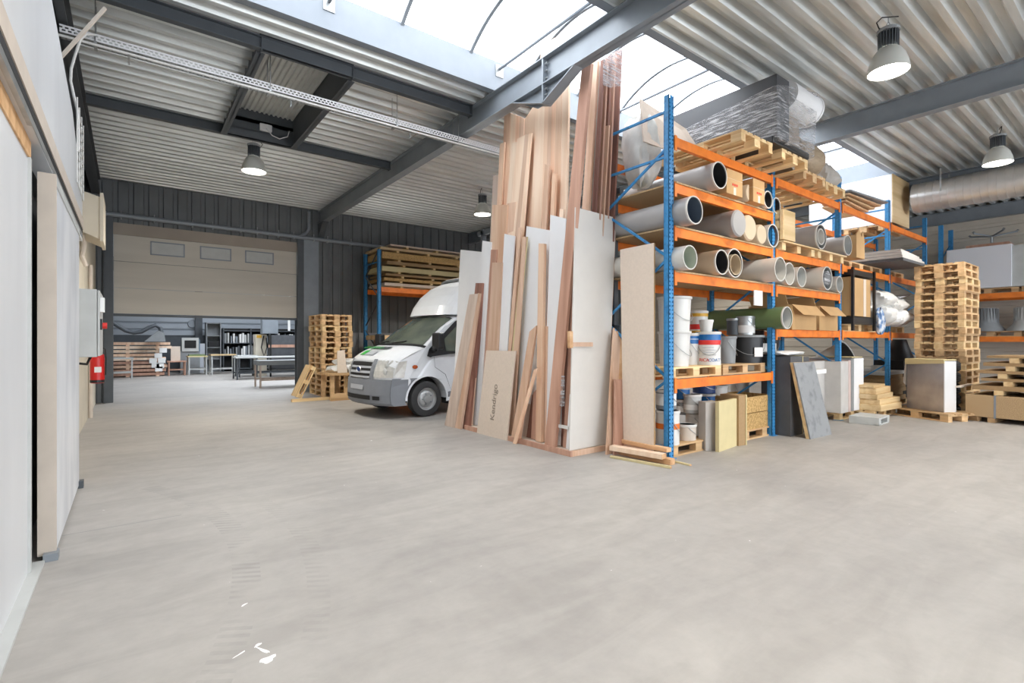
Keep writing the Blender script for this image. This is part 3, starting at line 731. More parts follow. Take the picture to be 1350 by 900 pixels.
# panels and crate before the first bay
g = lambda px,py:(lambda d:(O+d*(-EYE/d.z)))(ray(px,py))
p=g(928,594); q=g(948,599)
def slab(name,label,cat,pxa,pya,pxb,pyb,th,z0,z1,m,edge=None,lean=(0,0)):
    """upright slab between two floor points seen in the photo"""
    A=g(pxa,pya); B=g(pxb,pyb); d=(B-A); L_=d.length; rz=math.atan2(d.y,d.x)
    t=thing(name,label,cat,(A.x,A.y,0),rz)
    mb=MB().hexa([(0,0,z0),(L_,0,z0),(L_,th,z0),(0,th,z0),(lean[0],lean[1],z1),(L_+lean[0],lean[1],z1),(L_+lean[0],th+lean[1],z1),(lean[0],th+lean[1],z1)])
    mb.build('panel',m,t,bevel=.002)
    if edge: MB().hexa([(-.004,-.001,z0),(0,-.001,z0),(0,th+.001,z0),(-.004,th+.001,z0),(lean[0]-.004,lean[1]-.001,z1),(lean[0],lean[1]-.001,z1),(lean[0],lean[1]+th+.001,z1),(lean[0]-.004,lean[1]+th+.001,z1)]).build('edge_band',edge,t)
    return t
t=thing('insulation_panel','thick pale insulation panel with a grey taped end standing before the tins','insulation panel',(6.02,3.46,0),0)
A=g(932,596);B=g(988,575)
slab('insulation_panel','yellow beige insulation panel standing upright before the tins','insulation panel',948,596,981,584,.05,0,.66,'insul')
bpy.data.objects.remove(t)
A=g(929,594); 
t=thing('insulation_panel','narrow beige panel end with aluminium taped face beside the tins','insulation panel',(A.x,A.y,0),-.28)
MB().box(0,.20,-.02,.12,0,.645).build('panel','panelgrey',t,bevel=.003); MB().box(.2,.215,-.025,.12,0,.65).build('edge_band','insul',t)
A=g(974,588)
t=thing('insulation_panel','narrow pale panel standing between the yellow panel and the wooden crate','insulation panel',(A.x,A.y,0),-.1)
MB().box(0,.15,0,.3,0,.70).build('panel','mdfedge',t,bevel=.003); MB().box(.15,.17,-.01,.3,0,.705).build('edge_band','insul',t)
A=g(989,583)
dup(P0,(A.x+.62,A.y+.5,0),.0,'dirty pallet under the small wooden crate','pallets on the floor')
t=thing('wooden_crate','low wooden crate of two wide boards in the first rack bay','crate',(A.x+.06,A.y+.12,.144),0)
for z in (0,.245): MB().box(0,.85,0,.02,z,z+.235).build('side_board','osb',t)
MB().box(0,.02,.02,.6,0,.48).box(.83,.85,.02,.6,0,.48).box(0,.85,.58,.6,0,.48).build('box_wall','osb',t)
# ================================================================ LEANING TIMBER
def plank(label, m, pl, pr, tl, tr, xb=4.5, xt=4.75, th=.03, z0=.07, name='plank', cat='plank', top=None, edge=None):
    """leaning board: floor line pl..pr on the plane x=xb, head tl..tr (pixels) on the plane x=xt"""
    A = onX(pl, xb, z0); B = onX(pr, xb, z0)
    Cc = atX(tl[0], tl[1], xt); D = atX(tr[0], tr[1], xt)
    if A.y < B.y: A, B, Cc, D = B, A, D, Cc
    n = (B-A).cross(Cc-A).normalized()
    if n.x < 0: n = -n
    th_ = n*th
    mb = MB().hexa([A,B,B+th_,A+th_,Cc,D,D+th_,Cc+th_])
    mb.f = [(0,3,2,1),(4,5,6,7),(0,1,5,4),(1,2,6,5),(2,3,7,6),(3,0,4,7)]
    c = (A+B)/2; o = mb.build(name, m, origin=(c.x,c.y,z0))
    tag(o, label, cat)
    if edge:
        w=(B-A).normalized()*.004
        MB().hexa([B-c,B+w-c,B+w+th_-c,B+th_-c,D-c,D+w-c,D+w+th_-c,D+th_-c]).build('edge_band',edge,o)
    return o
# base frame
bs = thing('storage_platform','low timber platform with pale deck carrying the leaning timber','platform',(4.45,4.66,0))
MB().box(0,.9,0,2.5,.012,.06).build('deck','mdf',bs)
MB().box(-.03,0,-.03,2.5,0,.07).build('edge_board','reddish',bs); MB().box(.001,.9,-.03,0,0,.069).build('edge_board','oak',bs)
st = thing('timber_support','dark steel support frame holding up the leaning timber from behind','support frame',(5.42,4.7,0))
for y in (.1,1.8,3.4): MB().box(0,.08,y,y+.08,0,3.6).build('post','steeldark',st)
for z in (1.6,3.5): MB().box(0,.08,0,3.6,z,z+.08).build('cross_bar','steeldark',st)
W='white'; 
# --- very tall stock (heads behind the roof beam)
tall=[ # label, mat, base L/R px, head L px,y, head R px,y, xb, xt, th
('rough pine board with its head just under the roof beam, leftmost of the tallest row','pine',(650,661),(665,148),(674,149),4.72,4.95,.045),
('slim pink pine board beside the leftmost tallest board','pinepale',(661,668),(674,150),(680,151),4.74,4.95,.03),
('slim orange pine board in the tallest row, third from the roof pipe side','pine',(668,674),(680,152),(685,153),4.74,4.95,.03),
('slim pine board in the tallest row with a darker edge','oak',(674,681),(685,153),(691,156),4.74,4.95,.03),
('broad pine board in the tallest row, stained darker at its head','pine',(681,693),(691,158),(706,136),4.74,4.96,.04),
('very wide pale pine board standing below the bolted beam bracket','pinepale',(690,705),(706,136),(718,137),4.72,4.95,.05),
('narrow yellow pine board right under the bolted beam bracket','pine',(705,711),(718,137),(723,136),4.73,4.95,.03),
('narrow pinkish pine board beside the bolted beam bracket','oak',(711,717),(723,136),(728,134),4.73,4.95,.03),
('narrow pine board below the sloping bracket flange','pine',(717,722),(728,128),(733,126),4.73,4.95,.03),
('thick pine board with long crack, close to the open gap','pine',(722,733),(733,112),(741,108),4.73,4.96,.045),
('pale edged pine board bordering the open gap in the tallest row','pinepale',(733,741),(741,106),(750,100),4.73,4.97,.035),
('pine offcut poking up above the roof beam','pinepale',(700,709),(713,62),(731,50),4.78,5.02,.03),
]
for lab,m,b_,tl,tr,xb,xt,th in tall: plank(lab,m,*b_,tl,tr,xb,xt,th)
second=[
('greyish slim board, leftmost edge of the tall timber','greybrown',(634,641),(650,232),(657,230),4.66,4.86,.03),
('slim brown pine board, second from the left edge of the tall timber','pine',(641,646),(659,190),(665,187),4.66,4.88,.03),
('slender pale pine board in front of the tallest boards','pinepale',(640,646),(675.5,188),(682,187),4.62,4.84,.025),
('slender pink pine board in front of the tallest boards','pinepale',(646,654),(682,183),(692,178),4.62,4.84,.025),
('slender oak coloured board in front of the tallest boards','oak',(654,661),(692,178),(697,176),4.62,4.84,.025),
('slender pine strip with sharp pale edge in front of the tallest boards','pinepale',(661,668),(697,176),(701,175),4.62,4.84,.02),
('warm pine board behind the white sheet, mid height of the tall row','oak',(700,708),(718,216),(724,218),4.62,4.80,.03),
('thin pine strip ending halfway beside the open gap','pine',(712,718),(728,228),(733,229),4.62,4.80,.03),
('short pine offcut with a bright end grain beside the open gap','pinepale',(722,728),(738,275),(743,276),4.6,4.75,.03),
]
for lab,m,b_,tl,tr,xb,xt,th in second: plank(lab,m,*b_,tl,tr,xb,xt,th)
# --- reddish stock to the right of the gap
red=[
('long reddish board rising from the floor past the roof beam','reddish',(718,731),(767,87),(779,83),4.44,4.72,.05),
('long pinkish board beside the reddish one, head below the beam','oak',(745,757),(781,82),(788,80),-1,-1,.04),
('long grey white moulding between the reddish boards','pale',(757,762),(788,81),(792,79),4.68,4.97,.025),
('dark brown narrow profile beside the grey moulding','walnut',(762,768),(792,80),(796,78),4.68,4.97,.03),
('brown profile wrapped in clear film at its head','reddish',(768,775),(796,78),(801,75),4.68,4.97,.03),
('slim tan profile with a lower head among the dark ones','oak',(773,778),(798,166),(803,165),4.62,4.86,.02),
('dark profile in the middle of the film wrapped bundle','walnut',(775,781),(801,75),(806,72),4.68,4.97,.03),
('brown profile near the outer side of the film wrapped bundle','reddish',(781,788),(806,72),(811,68),4.68,4.97,.03),
('outermost dark brown profile of the tall bundle','walnut',(788,796),(811,68),(819,65),4.68,4.97,.03),
]
def atYx(px,Y): return atY(px,450,Y).x
for lab,m,b_,tl,tr,xb,xt,th in red:
    if lab[:4]!='long' or 'reddish board rising' not in lab: xb=atYx((b_[0]+b_[1])/2,4.99 if tl[0]<790 else 4.86); xt=atYx((tl[0]+tr[0])/2,4.85 if tl[0]<790 else 4.72)
    plank(lab,m,*b_,tl,tr,xb,xt,th)
for yy,lab in ((0,'clear film sleeve around the heads of the dark profiles'),):
    pts=[atY(px,py,4.66) for px,py in ((795,75),(819,63),(819,108),(795,112))]
    fr=MB().hexa([pts[3],pts[2],pts[2]+Vector((.12,0,0)),pts[3]+Vector((.12,0,0)),pts[0],pts[1],pts[1]+Vector((.12,0,0)),pts[0]+Vector((.12,0,0))])
    tag(fr.build('film_wrap','film',origin=tuple(pts[3])),lab,'plastic film')
# --- sheets and mid-height boards
mid=[
('white sheet, farthest one, partly hiding the van','white',(596,626),(607,329),(635.5,332),4.72,4.86,.02),
('narrow white sheet behind the dark tied boards','white',(621,632),(636,317),(647.5,319),4.58,4.72,.03),
('brown plank standing between white sheet and knotty pine plank','reddish',(631,640),(644,329),(655,329),4.6,4.72,.04),
('knotty pinkish pine board rising above the smaller one','pine',(638,650),(649,270),(669,270),4.66,4.76,.04),
('narrow knotty pine board with a dark hole above the scribbled board','oak',(636,650),(649,346),(662,346),4.52,4.64,.03),
('brown board with a knot beside the knotty pine board','oak',(646,656),(669,268),(680,266),4.7,4.78,.03),
('narrow white sheet above the scribbled board','white',(650,662),(665,308),(678.5,311),4.56,4.68,.02),
('thin warm pine strip beside the narrow white sheet','oak',(661,665),(683,300),(687,300),4.56,4.68,.03),
('thin greenish board edge standing behind the wide white sheet','insul',(664,672),(690,312),(695,312),4.55,4.66,.02),
('wide white sheet in the middle of the leaning stack','white',(680,712),(694,298),(725,303.5),4.62,4.74,.02),
('thin pine edged sheet beside the wide white sheet','oak',(668,676),(689,312),(693,312),4.52,4.63,.02),
('tall narrow white sheet touching the long reddish board','white',(716,738),(725.6,283),(746,288),4.56,4.70,.022),
('beige fibreboard with handwriting leaning low in front','mdf',(628.6,668),(641,461.7),(679.5,462.5),4.40,4.50,.02),
('light brown plank slanting from lower left to upper right','oak',(673,684),(698,437),(707,429),4.42,4.56,.035),
('thin pine stick slanting across in front of the brown plank','pine',(676,680),(704,487),(708,485),4.36,4.44,.02),
('square knotty pine post standing before the wide white sheet','pine',(706,713),(710,320.7),(717,321),4.50,4.62,.05),
('warm brown plank behind the knotty pine post','oak',(713,720),(717,430),(722,430),4.56,4.62,.03),
('short grey brown board at the foot of the stack','greybrown',(684,694),(701,490),(706,488),4.60,4.68,.03),
('short dark red board at the foot of the stack, beside the knotty post','walnut',(694,702),(703,508),(707,504),4.58,4.66,.03),
('short reddish offcut next to the short dark red board','reddish',(700,706),(703,518),(708,512),4.56,4.62,.02),
('dark tied plank bundle member hidden behind the long reddish board','walnut',(731,744),(752,330),(757,300),4.58,4.72,.05),
('reddish plank along the edge of the big white sheet','reddish',(742,750),(756,335),(759,300),4.53,4.66,.04),
('thin white strip in front of the reddish plank foot','white',(746,751),(751,520),(753,515),4.5,4.53,.015),
]
for lab,m,b_,tl,tr,xb,xt,th in mid:
    o=plank(lab,m,*b_,tl,tr,xb,xt,th,z0=0.0 if xb<4.44 else .07,name='board' if ('sheet' in lab or 'fibreboard' in lab) else 'plank',cat='board' if ('sheet' in lab or 'fibreboard' in lab) else 'plank')
    if 'handwriting' in lab: SCRIB=o
# handwriting on the fibreboard (runs upwards)
A=onX(648,4.40,0); B=atX(660,462,4.50); up_=(B-A).normalized(); 
c=atX(651,530,4.435); c.x=4.399+.10*(c.z/1.25)
xa=up_; ya=Vector((0,1,0)); ya=(ya-xa*ya.dot(xa)).normalized(); za=xa.cross(ya)
T=Matrix(((xa.x,ya.x,za.x,c.x-SCRIB.location.x-.004),(xa.y,ya.y,za.y,c.y-SCRIB.location.y),(xa.z,ya.z,za.z,c.z),(0,0,0,1)))
text_mesh('handwriting','Kendrigo',.15,mat('pencil','#8b7f74',.8),SCRIB,T@Matrix.Scale(1,4),.0006)
# left pair of pale planks and the dark one
plank('pale whitish plank leaning farthest out, near the van wheel','greybrown',586,599,(619,388),(630,387),4.36,4.62,.03,z0=0)
plank('slim pinkish plank against the pale whitish plank','oak',599,607,(630,386),(634,387),4.37,4.63,.04,z0=0)
o=plank('dark brown tied boards leaning behind the pale whitish plank','walnut',606,617,(627,373),(636.5,373),4.44,4.66,.07,z0=0)
plank('thin light strip beside the dark brown tied boards','oak',618,622,(624,500),(627,498),4.5,4.56,.02)
for z,lab in ((.42,'lower'),(1.15,'upper')):
    pass
# big white sheet facing the open floor, in the plane y=4.72
def ysheet(label,m,pl,pr,tl,tr,yb,yt,th,name,cat,z0=.07,edge=None):
    A=atY(pl,450,yb);A.z=z0;B=atY(pr,450,yb);B.z=z0;Cc=atY(tl[0],tl[1],yt);D=atY(tr[0],tr[1],yt);n=Vector((0,th,0))
    o=MB().hexa([A,B,B+n,A+n,Cc,D,D+n,Cc+n]).build(name,m,origin=tuple(A));tag(o,label,cat)
    if edge:
        e=Vector((.006,0,0)); q=Vector(A)
        MB().hexa([B-q,B+e-q,B+e+n-q,B+n-q,D-q,D+e-q,D+e+n-q,D+n-q]).build('edge_band',edge,o)
    return o
ysheet('large pale sheet at the front corner of the timber platform',mat('sheet_warm','#d9d5cf',.6,noise=.03),751,800,(759,273),(812,287),4.68,4.74,.018,'board','board',edge='oak')
t=thing('angle_piece','small L shaped wooden piece hooked on the edge of the large pale sheet','wooden piece',tuple(atY(751,447,4.66)))
p1=Vector((0,0,0));p2=atY(781,454,4.66)-atY(751,447,4.66)
MB().box(p1.x-.03,p1.x+.03,p1.y-.03,p1.y+.01,p1.z-.11,p1.z+.10).build('upright_piece','lumber',t)
MB().box(p1.x+.03,p2.x,p1.y-.01,p1.y+.01,p2.z-.025,p2.z+.03).build('arm_piece','oak',t)
# brown plank pair right of it, and fibreboard against the rack
ysheet('brown plank with an angled head, beside the large pale sheet','oak',800,811,(810,432),(818,450),4.45,4.60,.03,'plank','plank',z0=0)
ysheet('shorter reddish plank in front of the angled brown plank','reddish',810,822,(812,500),(824,500),4.38,4.46,.03,'plank','plank',z0=0)
ysheet('brown plank with a notched edge behind the shorter reddish plank','lumber',813,823,(814,436),(825,462),4.50,4.62,.03,'plank','plank',z0=0)
plank('tall beige fibreboard leaning against the rack end','mdf',822,862,(817.5,329),(862,320),5.12,5.235,.02,z0=0,name='board',cat='board',edge='mdfedge')
tg=atX(735,530,4.56)
t=tag(MB().box(-.01,.01,-.12,.12,-.02,.02).build('binding_strap','plastic',at=tuple(atX(741,562,4.50))),'white tape binding around the dark tied planks','strap')
t=tag(MB().box(-.006,.006,-.07,.07,-.2,.2).build('film_scrap','film',at=tuple(atX(739,515,4.50))),'scrap of clear film hanging on the dark tied planks','plastic film')
# timber on the floor at the rack foot (runs away from the viewer)
fl=[(5.10,3.62,.75,.10,.07,.0,'short thick lumber beam lying at the rack foot','lumber',0),
(5.02,3.68,.72,.11,.06,.07,'pale split beam on top of the thick lumber beam','pinepale',.05),
(5.14,3.70,.72,.09,.05,.13,'brown plank topping the floor lumber','lumber',-.03),
(4.93,3.52,.8,.03,.03,0,'greenish treated batten lying on the concrete before the rack foot','insul',.06),
(5.22,3.46,.8,.035,.02,0,'thin greenish batten poking past the blue post foot','insul',-.05)]
for x,y,l,w,h,z,lab,m,rz in fl:
    t=thing('beam_offcut' if h>.04 else 'batten',lab,'lumber',(x,y,z),.05+rz*2)
    MB().box(-w/2,w/2,0,l,0,h).build('timber',m,t,bevel=.003)
    MB().box(-w/2,w/2,-.002,0,.001,h-.001).build('end_grain','lumber',t)
# ================================================================ VAN
van=thing('van','white van with grey bumper and domed roof parked behind the timber','van',(4.50,9.72,0),PI+math.radians(5))
W2=.97
def lerp(a,b,t): return a+(b-a)*t
def vmap(x,z,s,off=0):
    """side-profile point (x forward, z up) spread across the width, s=-1..1"""
    a=abs(s)
    if x>.0: bul=.24
    elif x>-.9: bul=lerp(.24,.10,-x/.9)
    elif x>-1.4: bul=lerp(.10,0,(-x-.9)/.5)
    else: bul=0
    w=W2-(.12*(z-1.25)/.75 if z>1.25 else 0)-(.015 if z<.7 else 0)
    if x>.3: w-=.10*((x-.3)/.5)**2
    zz=z-(.05*a**6 if 1.0<z and x>-.1 else 0)-(.07*a**8 if z>1.9 else 0)
    if z>1.9: zz+=.03*(1-s*s)
    return Vector((x+bul*(1-a**2.6)+off, s*w, zz))
N_=24
def strip(pts,name,m,s0=-1,s1=1,off=0,n=N_,up=0,thick=0):
    mb=MB()
    for i in range(n):
        a=s0+(s1-s0)*i/n; b=s0+(s1-s0)*(i+1)/n
        for (x0,z0),(x1,z1) in zip(pts,pts[1:]):
            q=[vmap(x0,z0,a,off),vmap(x0,z0,b,off),vmap(x1,z1,b,off),vmap(x1,z1,a,off)]
            for p in q: p.z+=up
            mb.quad(q)
    return mb.build(name,m,van,smooth=True)
AR=.44
arch=[(AR*math.cos(t),.34+AR*math.sin(t)) for t in [PI*(1+.12)-(PI*1.2)*i/16 for i in range(17)]]  # rear to front over the wheel
arch=[(AR*math.cos(PI-t),.34+AR*math.sin(PI-t)) for t in [-.16+(PI+.32)*i/16 for i in range(17)]]
nose=[(.70,.74),(.69,.86),(.655,1.0),(.60,1.12),(.50,1.19),(.35,1.27),(.18,1.34),(.04,1.375)]
wind=[(.04,1.375),(-.2,1.56),(-.45,1.755),(-.72,1.955)]
roof=[(-.72,1.955),(-.8,1.99),(-1.0,2.02),(-1.55,2.03)]
strip(nose,'bonnet','vanw')
strip(roof,'cab_roof','vanw')
side=MB()
poly=[(-1.55,.42)]+[p for p in arch]+[(.42,.74)]+nose+wind[1:]+roof[1:]
for s in (-1,1):
    low=[p for p in poly]
    # triangulate as strips: split in columns to keep the tumblehome
    vs=[vmap(x,z,s) for x,z in low]
    MB().add(vs,[tuple(range(len(vs)))] if s>0 else [tuple(range(len(vs)))[::-1]]).build('cab_side','vanw',van)
# bumper wraps round the corners
bp=[(.43,.26),(.66,.25),(.73,.30),(.745,.45),(.735,.60),(.715,.74)]
strip(bp,'bumper','vanb',off=.012)
bm=MB()
for s in (-1,1):
    pts=[(.40,.27),(.43,.26),(.66,.25),(.73,.30),(.745,.45),(.735,.60),(.715,.74),(.40,.74)]+[p for p in arch if p[0]>.2 and p[1]<.74][::1]
    pts=[(.43,.26),(.66,.25),(.73,.30),(.745,.45),(.735,.60),(.715,.76),(.225,.76)]+[(.47*math.cos(t),.34+.47*math.sin(t)) for t in (1.05,.85,.6,.35,.1,-.08)]
    vs=[vmap(x,z,s)+Vector((.012,s*.012,0)) for x,z in pts]
    MB().add(vs,[tuple(range(len(vs)))] if s<0 else [tuple(range(len(vs)))[::-1]]).build('bumper_side','vanb',van)
strip([(.752,.36),(.755,.44)],'air_intake','dark',-.55,.55,off=.014)
strip([(.752,.36),(.755,.43)],'fog_lamp_recess','dark',.62,.80,off=.016)
strip([(.752,.36),(.755,.43)],'fog_lamp_recess','dark',-.80,-.62,off=.016)
strip([(.742,.54),(.738,.63)],'number_plate','greyp',-.3,.3,off=.02)
# grille with bars and badge
strip([(.71,.76),(.695,.88),(.655,1.02),(.625,1.09)],'grille','dark',-.46,.46,off=.008)
for z0,z1 in ((.765,.80),(.85,.895),(.945,.985),(1.055,1.09)):
    f=lambda z:.712-.1*max(0,(z-.76)/.33)**1.3
    strip([(f(z0),z0),(f(z1),z1)],'grille_bar','greyp',-.46,.46,off=.022)
for s0,s1 in ((-.50,-.45),(.45,.50)): strip([(.712,.74),(.695,.88),(.655,1.02),(.60,1.12)],'grille_surround','vanb',s0-.05 if s0<0 else s0,s1 if s0<0 else s1+.05,off=.014)
bd_=vmap(.66,.92,0); T=Matrix.Translation(bd_+Vector((.045,0,0)))@Matrix.Rotation(PI/2,4,'Y')@Matrix.Diagonal((.7,1.35,1,1))
MB().lathe([(0,.012),(.055,.01),(.06,0)],24,T=T).build('badge','bluedark',van)
MB().lathe([(.058,.004),(.064,.012),(.070,.004)],24,T=T).build('badge_ring','chrome',van)
# headlamps
for s in (-1,1):
    a,b=(.56,1.0) if s>0 else (-1.0,-.56)
    h=strip([(.70,.78),(.685,.90),(.64,1.02),(.585,1.12)],'headlamp','chrome',a,b,off=.012)
    hb=MB(); ys=s*1.0
    pts=[(.70,.78),(.685,.90),(.64,1.02),(.585,1.12),(.44,1.14),(.50,.78)]
    vs=[vmap(x,z,s)+Vector((.008,s*.006,0)) for x,z in pts]; hb.add(vs,[tuple(range(len(vs)))] if s<0 else [tuple(range(len(vs)))[::-1]])
    hb.build('headlamp_side','chrome',van)
    for zz,r in ((.88,.07),(1.0,.055)):
        c=vmap(.67 if zz<.95 else .64,zz,s*.80); MB().lathe([(0,.03),(r*.6,.025),(r,.012),(r*1.05,0)],18,T=Matrix.Translation(c+Vector((.005,0,0)))@Matrix.Rotation(PI/2,4,'Y')).build('lamp_bowl','pale',h)
# air slot and print on the bonnet
strip([(.30,1.302),(.20,1.342)],'bonnet_vent','steeldark',-.45,.40,off=0,up=.008)
strip([(.53,1.185),(.38,1.265)],'print_green','greenp',-.38,-.16,up=.007)
strip([(.53,1.185),(.38,1.265)],'print_grey','greyp',-.13,.22,up=.007)
hx=vmap(.32,1.29,-.06); p2=vmap(.42,1.24,-.06)
xa=Vector((0,1,0)); ya=(hx-p2).normalized(); za=xa.cross(ya)
if za.z<0: xa=-xa; za=xa.cross(ya)
T=Matrix(((xa.x,ya.x,za.x,hx.x+.04),(xa.y,ya.y,za.y,hx.y),(xa.z,ya.z,za.z,hx.z+.04),(0,0,0,1)))
text_mesh('bonnet_lettering','GROEGO',.15,'greenp',van,T@Matrix.Diagonal((1.25,.8,1,1)))
# windscreen, pillars and side glass
strip([(.01,1.40),(-.2,1.56),(-.45,1.755),(-.69,1.935)],'windscreen','glassd',-.93,.93,off=.006,up=.004)
for s in (-1,1): strip(wind,'windscreen_pillar','black' if False else 'vanw',.93 if s>0 else -1,1 if s>0 else -.93)
strip([(.05,1.372),(.0,1.41)],'scuttle','black',-1,1,off=.012,up=.004)
for a in (-.55,.1):
    q0=vmap(.02,1.39,a)+Vector((.02,0,.03)); q1=vmap(-.03,1.43,a+.42)+Vector((.02,0,.03))
    MB().tube([q0,q1],.012,6).build('wiper','black',van)
for s in (-1,1):
    def sp(pts,nm,m,o):
        vs=[vmap(x,z,s)+Vector((0,s*o,0)) for x,z in pts]
        return MB().add(vs,[tuple(range(len(vs)))] if s<0 else [tuple(range(len(vs)))[::-1]]).build(nm,m,van)
    sp([(-.06,1.19),(-.10,1.16),(-1.50,1.30),(-1.50,1.90),(-.80,1.90),(-.70,1.86),(-.04,1.36),(.02,1.22)],'window_surround','black',.006)
    sp([(-.42,1.26),(-.82,1.26),(-.90,1.36),(-1.47,1.40),(-1.47,1.86),(-.84,1.86),(-.40,1.50)],'side_window','glassd',.010)
    sp([(-.83,1.38),(-.87,1.38),(-.87,1.87),(-.83,1.87)],'window_bar','vanb',.013)
    sp([(-.56,.46),(-.565,.46),(-.40,.80),(-.16,.95),(-.14,1.16),(-.145,1.16),(-.165,.955),(-.41,.805)],'door_seam','steeldark',.004)
    sp([(-.62,.62),(-1.5,.62),(-1.5,.70),(-.62,.70)],'side_moulding','black',.012)
    # wheel arch lip
    pr=[(AR*1.0*math.cos(t),.34+AR*math.sin(t)) for t in [PI*i/20 for i in range(21)]]
    mb=MB()
    for (x0,z0),(x1,z1) in zip(pr,pr[1:]):
        k=1.09; A=vmap(x0,z0,s);B=vmap(x1,z1,s);C2=vmap(x1*k,.34+(z1-.34)*k,s);D2=vmap(x0*k,.34+(z0-.34)*k,s)
        e=Vector((0,s*.012,0)); mb.quad([A+e,B+e,C2+e*.6,D2+e*.6]); i_=Vector((0,-s*.25,0)); mb.quad([A+e,B+e,B+i_,A+i_])
    mb.build('wheel_arch','vanb' if False else 'vanw',van)
    MB().box(-.3,.3,s*.25 if s>0 else -.74,.74 if s>0 else -.25,.3,.8).build('wheel_well','dark',van)
    c=vmap(.28,1.02,s); MB().lathe([(0,.022),(.035,.018),(.042,0)],16,T=Matrix.Translation(c)@Matrix.Rotation(-s*PI/2,4,'X')@Matrix.Diagonal((1.4,.9,1,1))).build('side_indicator','amber',van)
    # mirror
    mc=vmap(-.12,1.40,s)
    MB().tube([mc+Vector((-.02,-s*.01,-.12)),mc+Vector((.02,s*.16,-.10)),mc+Vector((.02,s*.2,-.02))],.05,8).build('mirror_arm','black',van,smooth=True)
    y0,y1=(mc.y+.1,mc.y+.34) if s>0 else (mc.y-.34,mc.y-.1)
    m_=MB().box(mc.x-.06,mc.x+.09,y0,y1,1.30,1.62).build('mirror_housing','black',van,bevel=.035)
    # mud flap
    MB().box(-.50,-.48,s*.72 if s>0 else -.95,.95 if s>0 else s*.72,.22,.45).build('mud_flap','black',van)
# dome fairing and aerial
dome=[(-.62,2.0),(-.70,2.2),(-.86,2.42),(-1.10,2.62),(-1.40,2.76),(-1.75,2.83),(-2.1,2.85)]
mb=MB(); n=24; rows=[]
for x,z in dome:
    row=[]
    for i in range(n+1):
        s=-1+2*i/n; a=abs(s)
        if z<2.05: w=.86; zz=z
        else: w=.86; zz=z
        row.append(Vector((x+.16*(1-a**2.2)-.12*a**6, s*(w-.05*(z-2)), max(2.0, z-(z-2.0)*.25*a**6))))
    rows.append(row)
for r0,r1 in zip(rows,rows[1:]):
    for i in range(n): mb.quad([r0[i],r0[i+1],r1[i+1],r1[i]])
for i_ in (0,n):
    q=[r[i_] for r in rows]+[Vector((-2.1,rows[-1][i_].y,2.0))]
    mb.quad(q)
mb.build('roof_fairing','vanw',van,smooth=True)
lip=MB()
for i in range(n):
    s=-1+2*i/n; s2=-1+2*(i+1)/n
    f=lambda s:Vector((-1.42+.16*(1-abs(s)**2.2)-.12*abs(s)**6,s*.80,2.78-.19*abs(s)**6))
    A=f(s);B=f(s2);e=Vector((-.45,0,.10))
    lip.hexa([A,B,B+e,A+e,A+Vector((0,0,.05)),B+Vector((0,0,.05)),B+e+Vector((0,0,.05)),A+e+Vector((0,0,.05))])
lip.build('fairing_lip','grey',van)
c=vmap(-.80,1.99,.62); MB().tube([c,c+Vector((-.42,.02,.42))],.006,6).build('aerial','dark',van)
MB().lathe([(0,.045),(.05,.04),(.075,.02),(.08,0)],16,c=tuple(vmap(-.98,2.0,.72)+Vector((0,0,.01)))).build('marker_lamp','dark',van,smooth=True)
# box body, floor and wheels
MB().box(-5.2,-1.75,-1.02,1.02,.75,2.95).build('box_body','vanw',van,bevel=.04)
MB().box(-5.1,-1.3,-.45,.45,.42,.72).build('chassis','dark',van); MB().box(-1.5,-.5,-.95,.95,.30,.46).build('sill','vanb',van)
MB().box(-.45,.68,-.72,.72,.28,1.1).build('engine_bay','dark',van)
def wheel(x,y,s):
    T=Matrix.Translation((x,y,.345))@Matrix.Rotation(-s*PI/2,4,'X')
    w=MB().lathe([(.20,-.10),(.30,-.11),(.335,-.09),(.345,-.05),(.345,.05),(.335,.09),(.30,.11),(.215,.105)],40,T=T)
    for zz in (-.045,0,.045): w.lathe([(.346,zz-.006),(.347,zz),(.346,zz+.006)],40,T=T)
    o=w.build('tyre','rubber',van,smooth=True)
    MB().lathe([(.215,.105),(.205,.07),(.165,.06),(.15,.085),(.12,.10),(.085,.105),(.075,.13),(.055,.135),(0,.135)],32,T=T).build('wheel_rim','hub',o,smooth=True)
    hb=MB()
    for k in range(5):
        a=2*PI*k/5; hb.T=T@Matrix.Rotation(a,4,'Z')@Matrix.Translation((.103,0,.1)); hb.lathe([(.012,0),(.012,.02),(0,.022)],6)
    hb.T=None; hb.build('wheel_nut','steel',o)
for s in (-1,1): wheel(0,s*.84,s); wheel(-3.75,s*.84,s)
# ================================================================ END-WALL RACK (behind the van)
er=thing('pallet_rack','blue rack with one orange beam against the end wall, carrying stacked sheets','pallet rack',(5.74,13.9,0))
for x in (0,2.75,5.5):
    up(er,x,0,4.1); up(er,x,1.05,4.1)
    for k,z in enumerate((.3,1.1,1.9,2.7,3.4)):
        a,b_=(.04,1.1) if k%2 else (1.1,.04)
        MB().tube([(x,a,z),(x,b_,z+.72)],.018,4).build('brace','upstand' if k==3 else 'steeldark',er)
    MB().tube([(x,.04,3.75),(x,1.1,3.75)],.018,4).build('brace','blue',er)
for x0 in (0,2.75):
    for z in (3.02,.95):
        for y in (0,1.05):
            MB().box(x0+.052,x0+2.7,y-.01,y+.04,z-.14,z).build('beam','orange',er)
z=3.02; k=0
labs=['thin sheet pack with spacers','flat particle board pack','thin sheet pack with white edge','thick beige board pack','thin board pack','thick particle board pack','short light wood pack on the beam stack','topmost loose board pack']
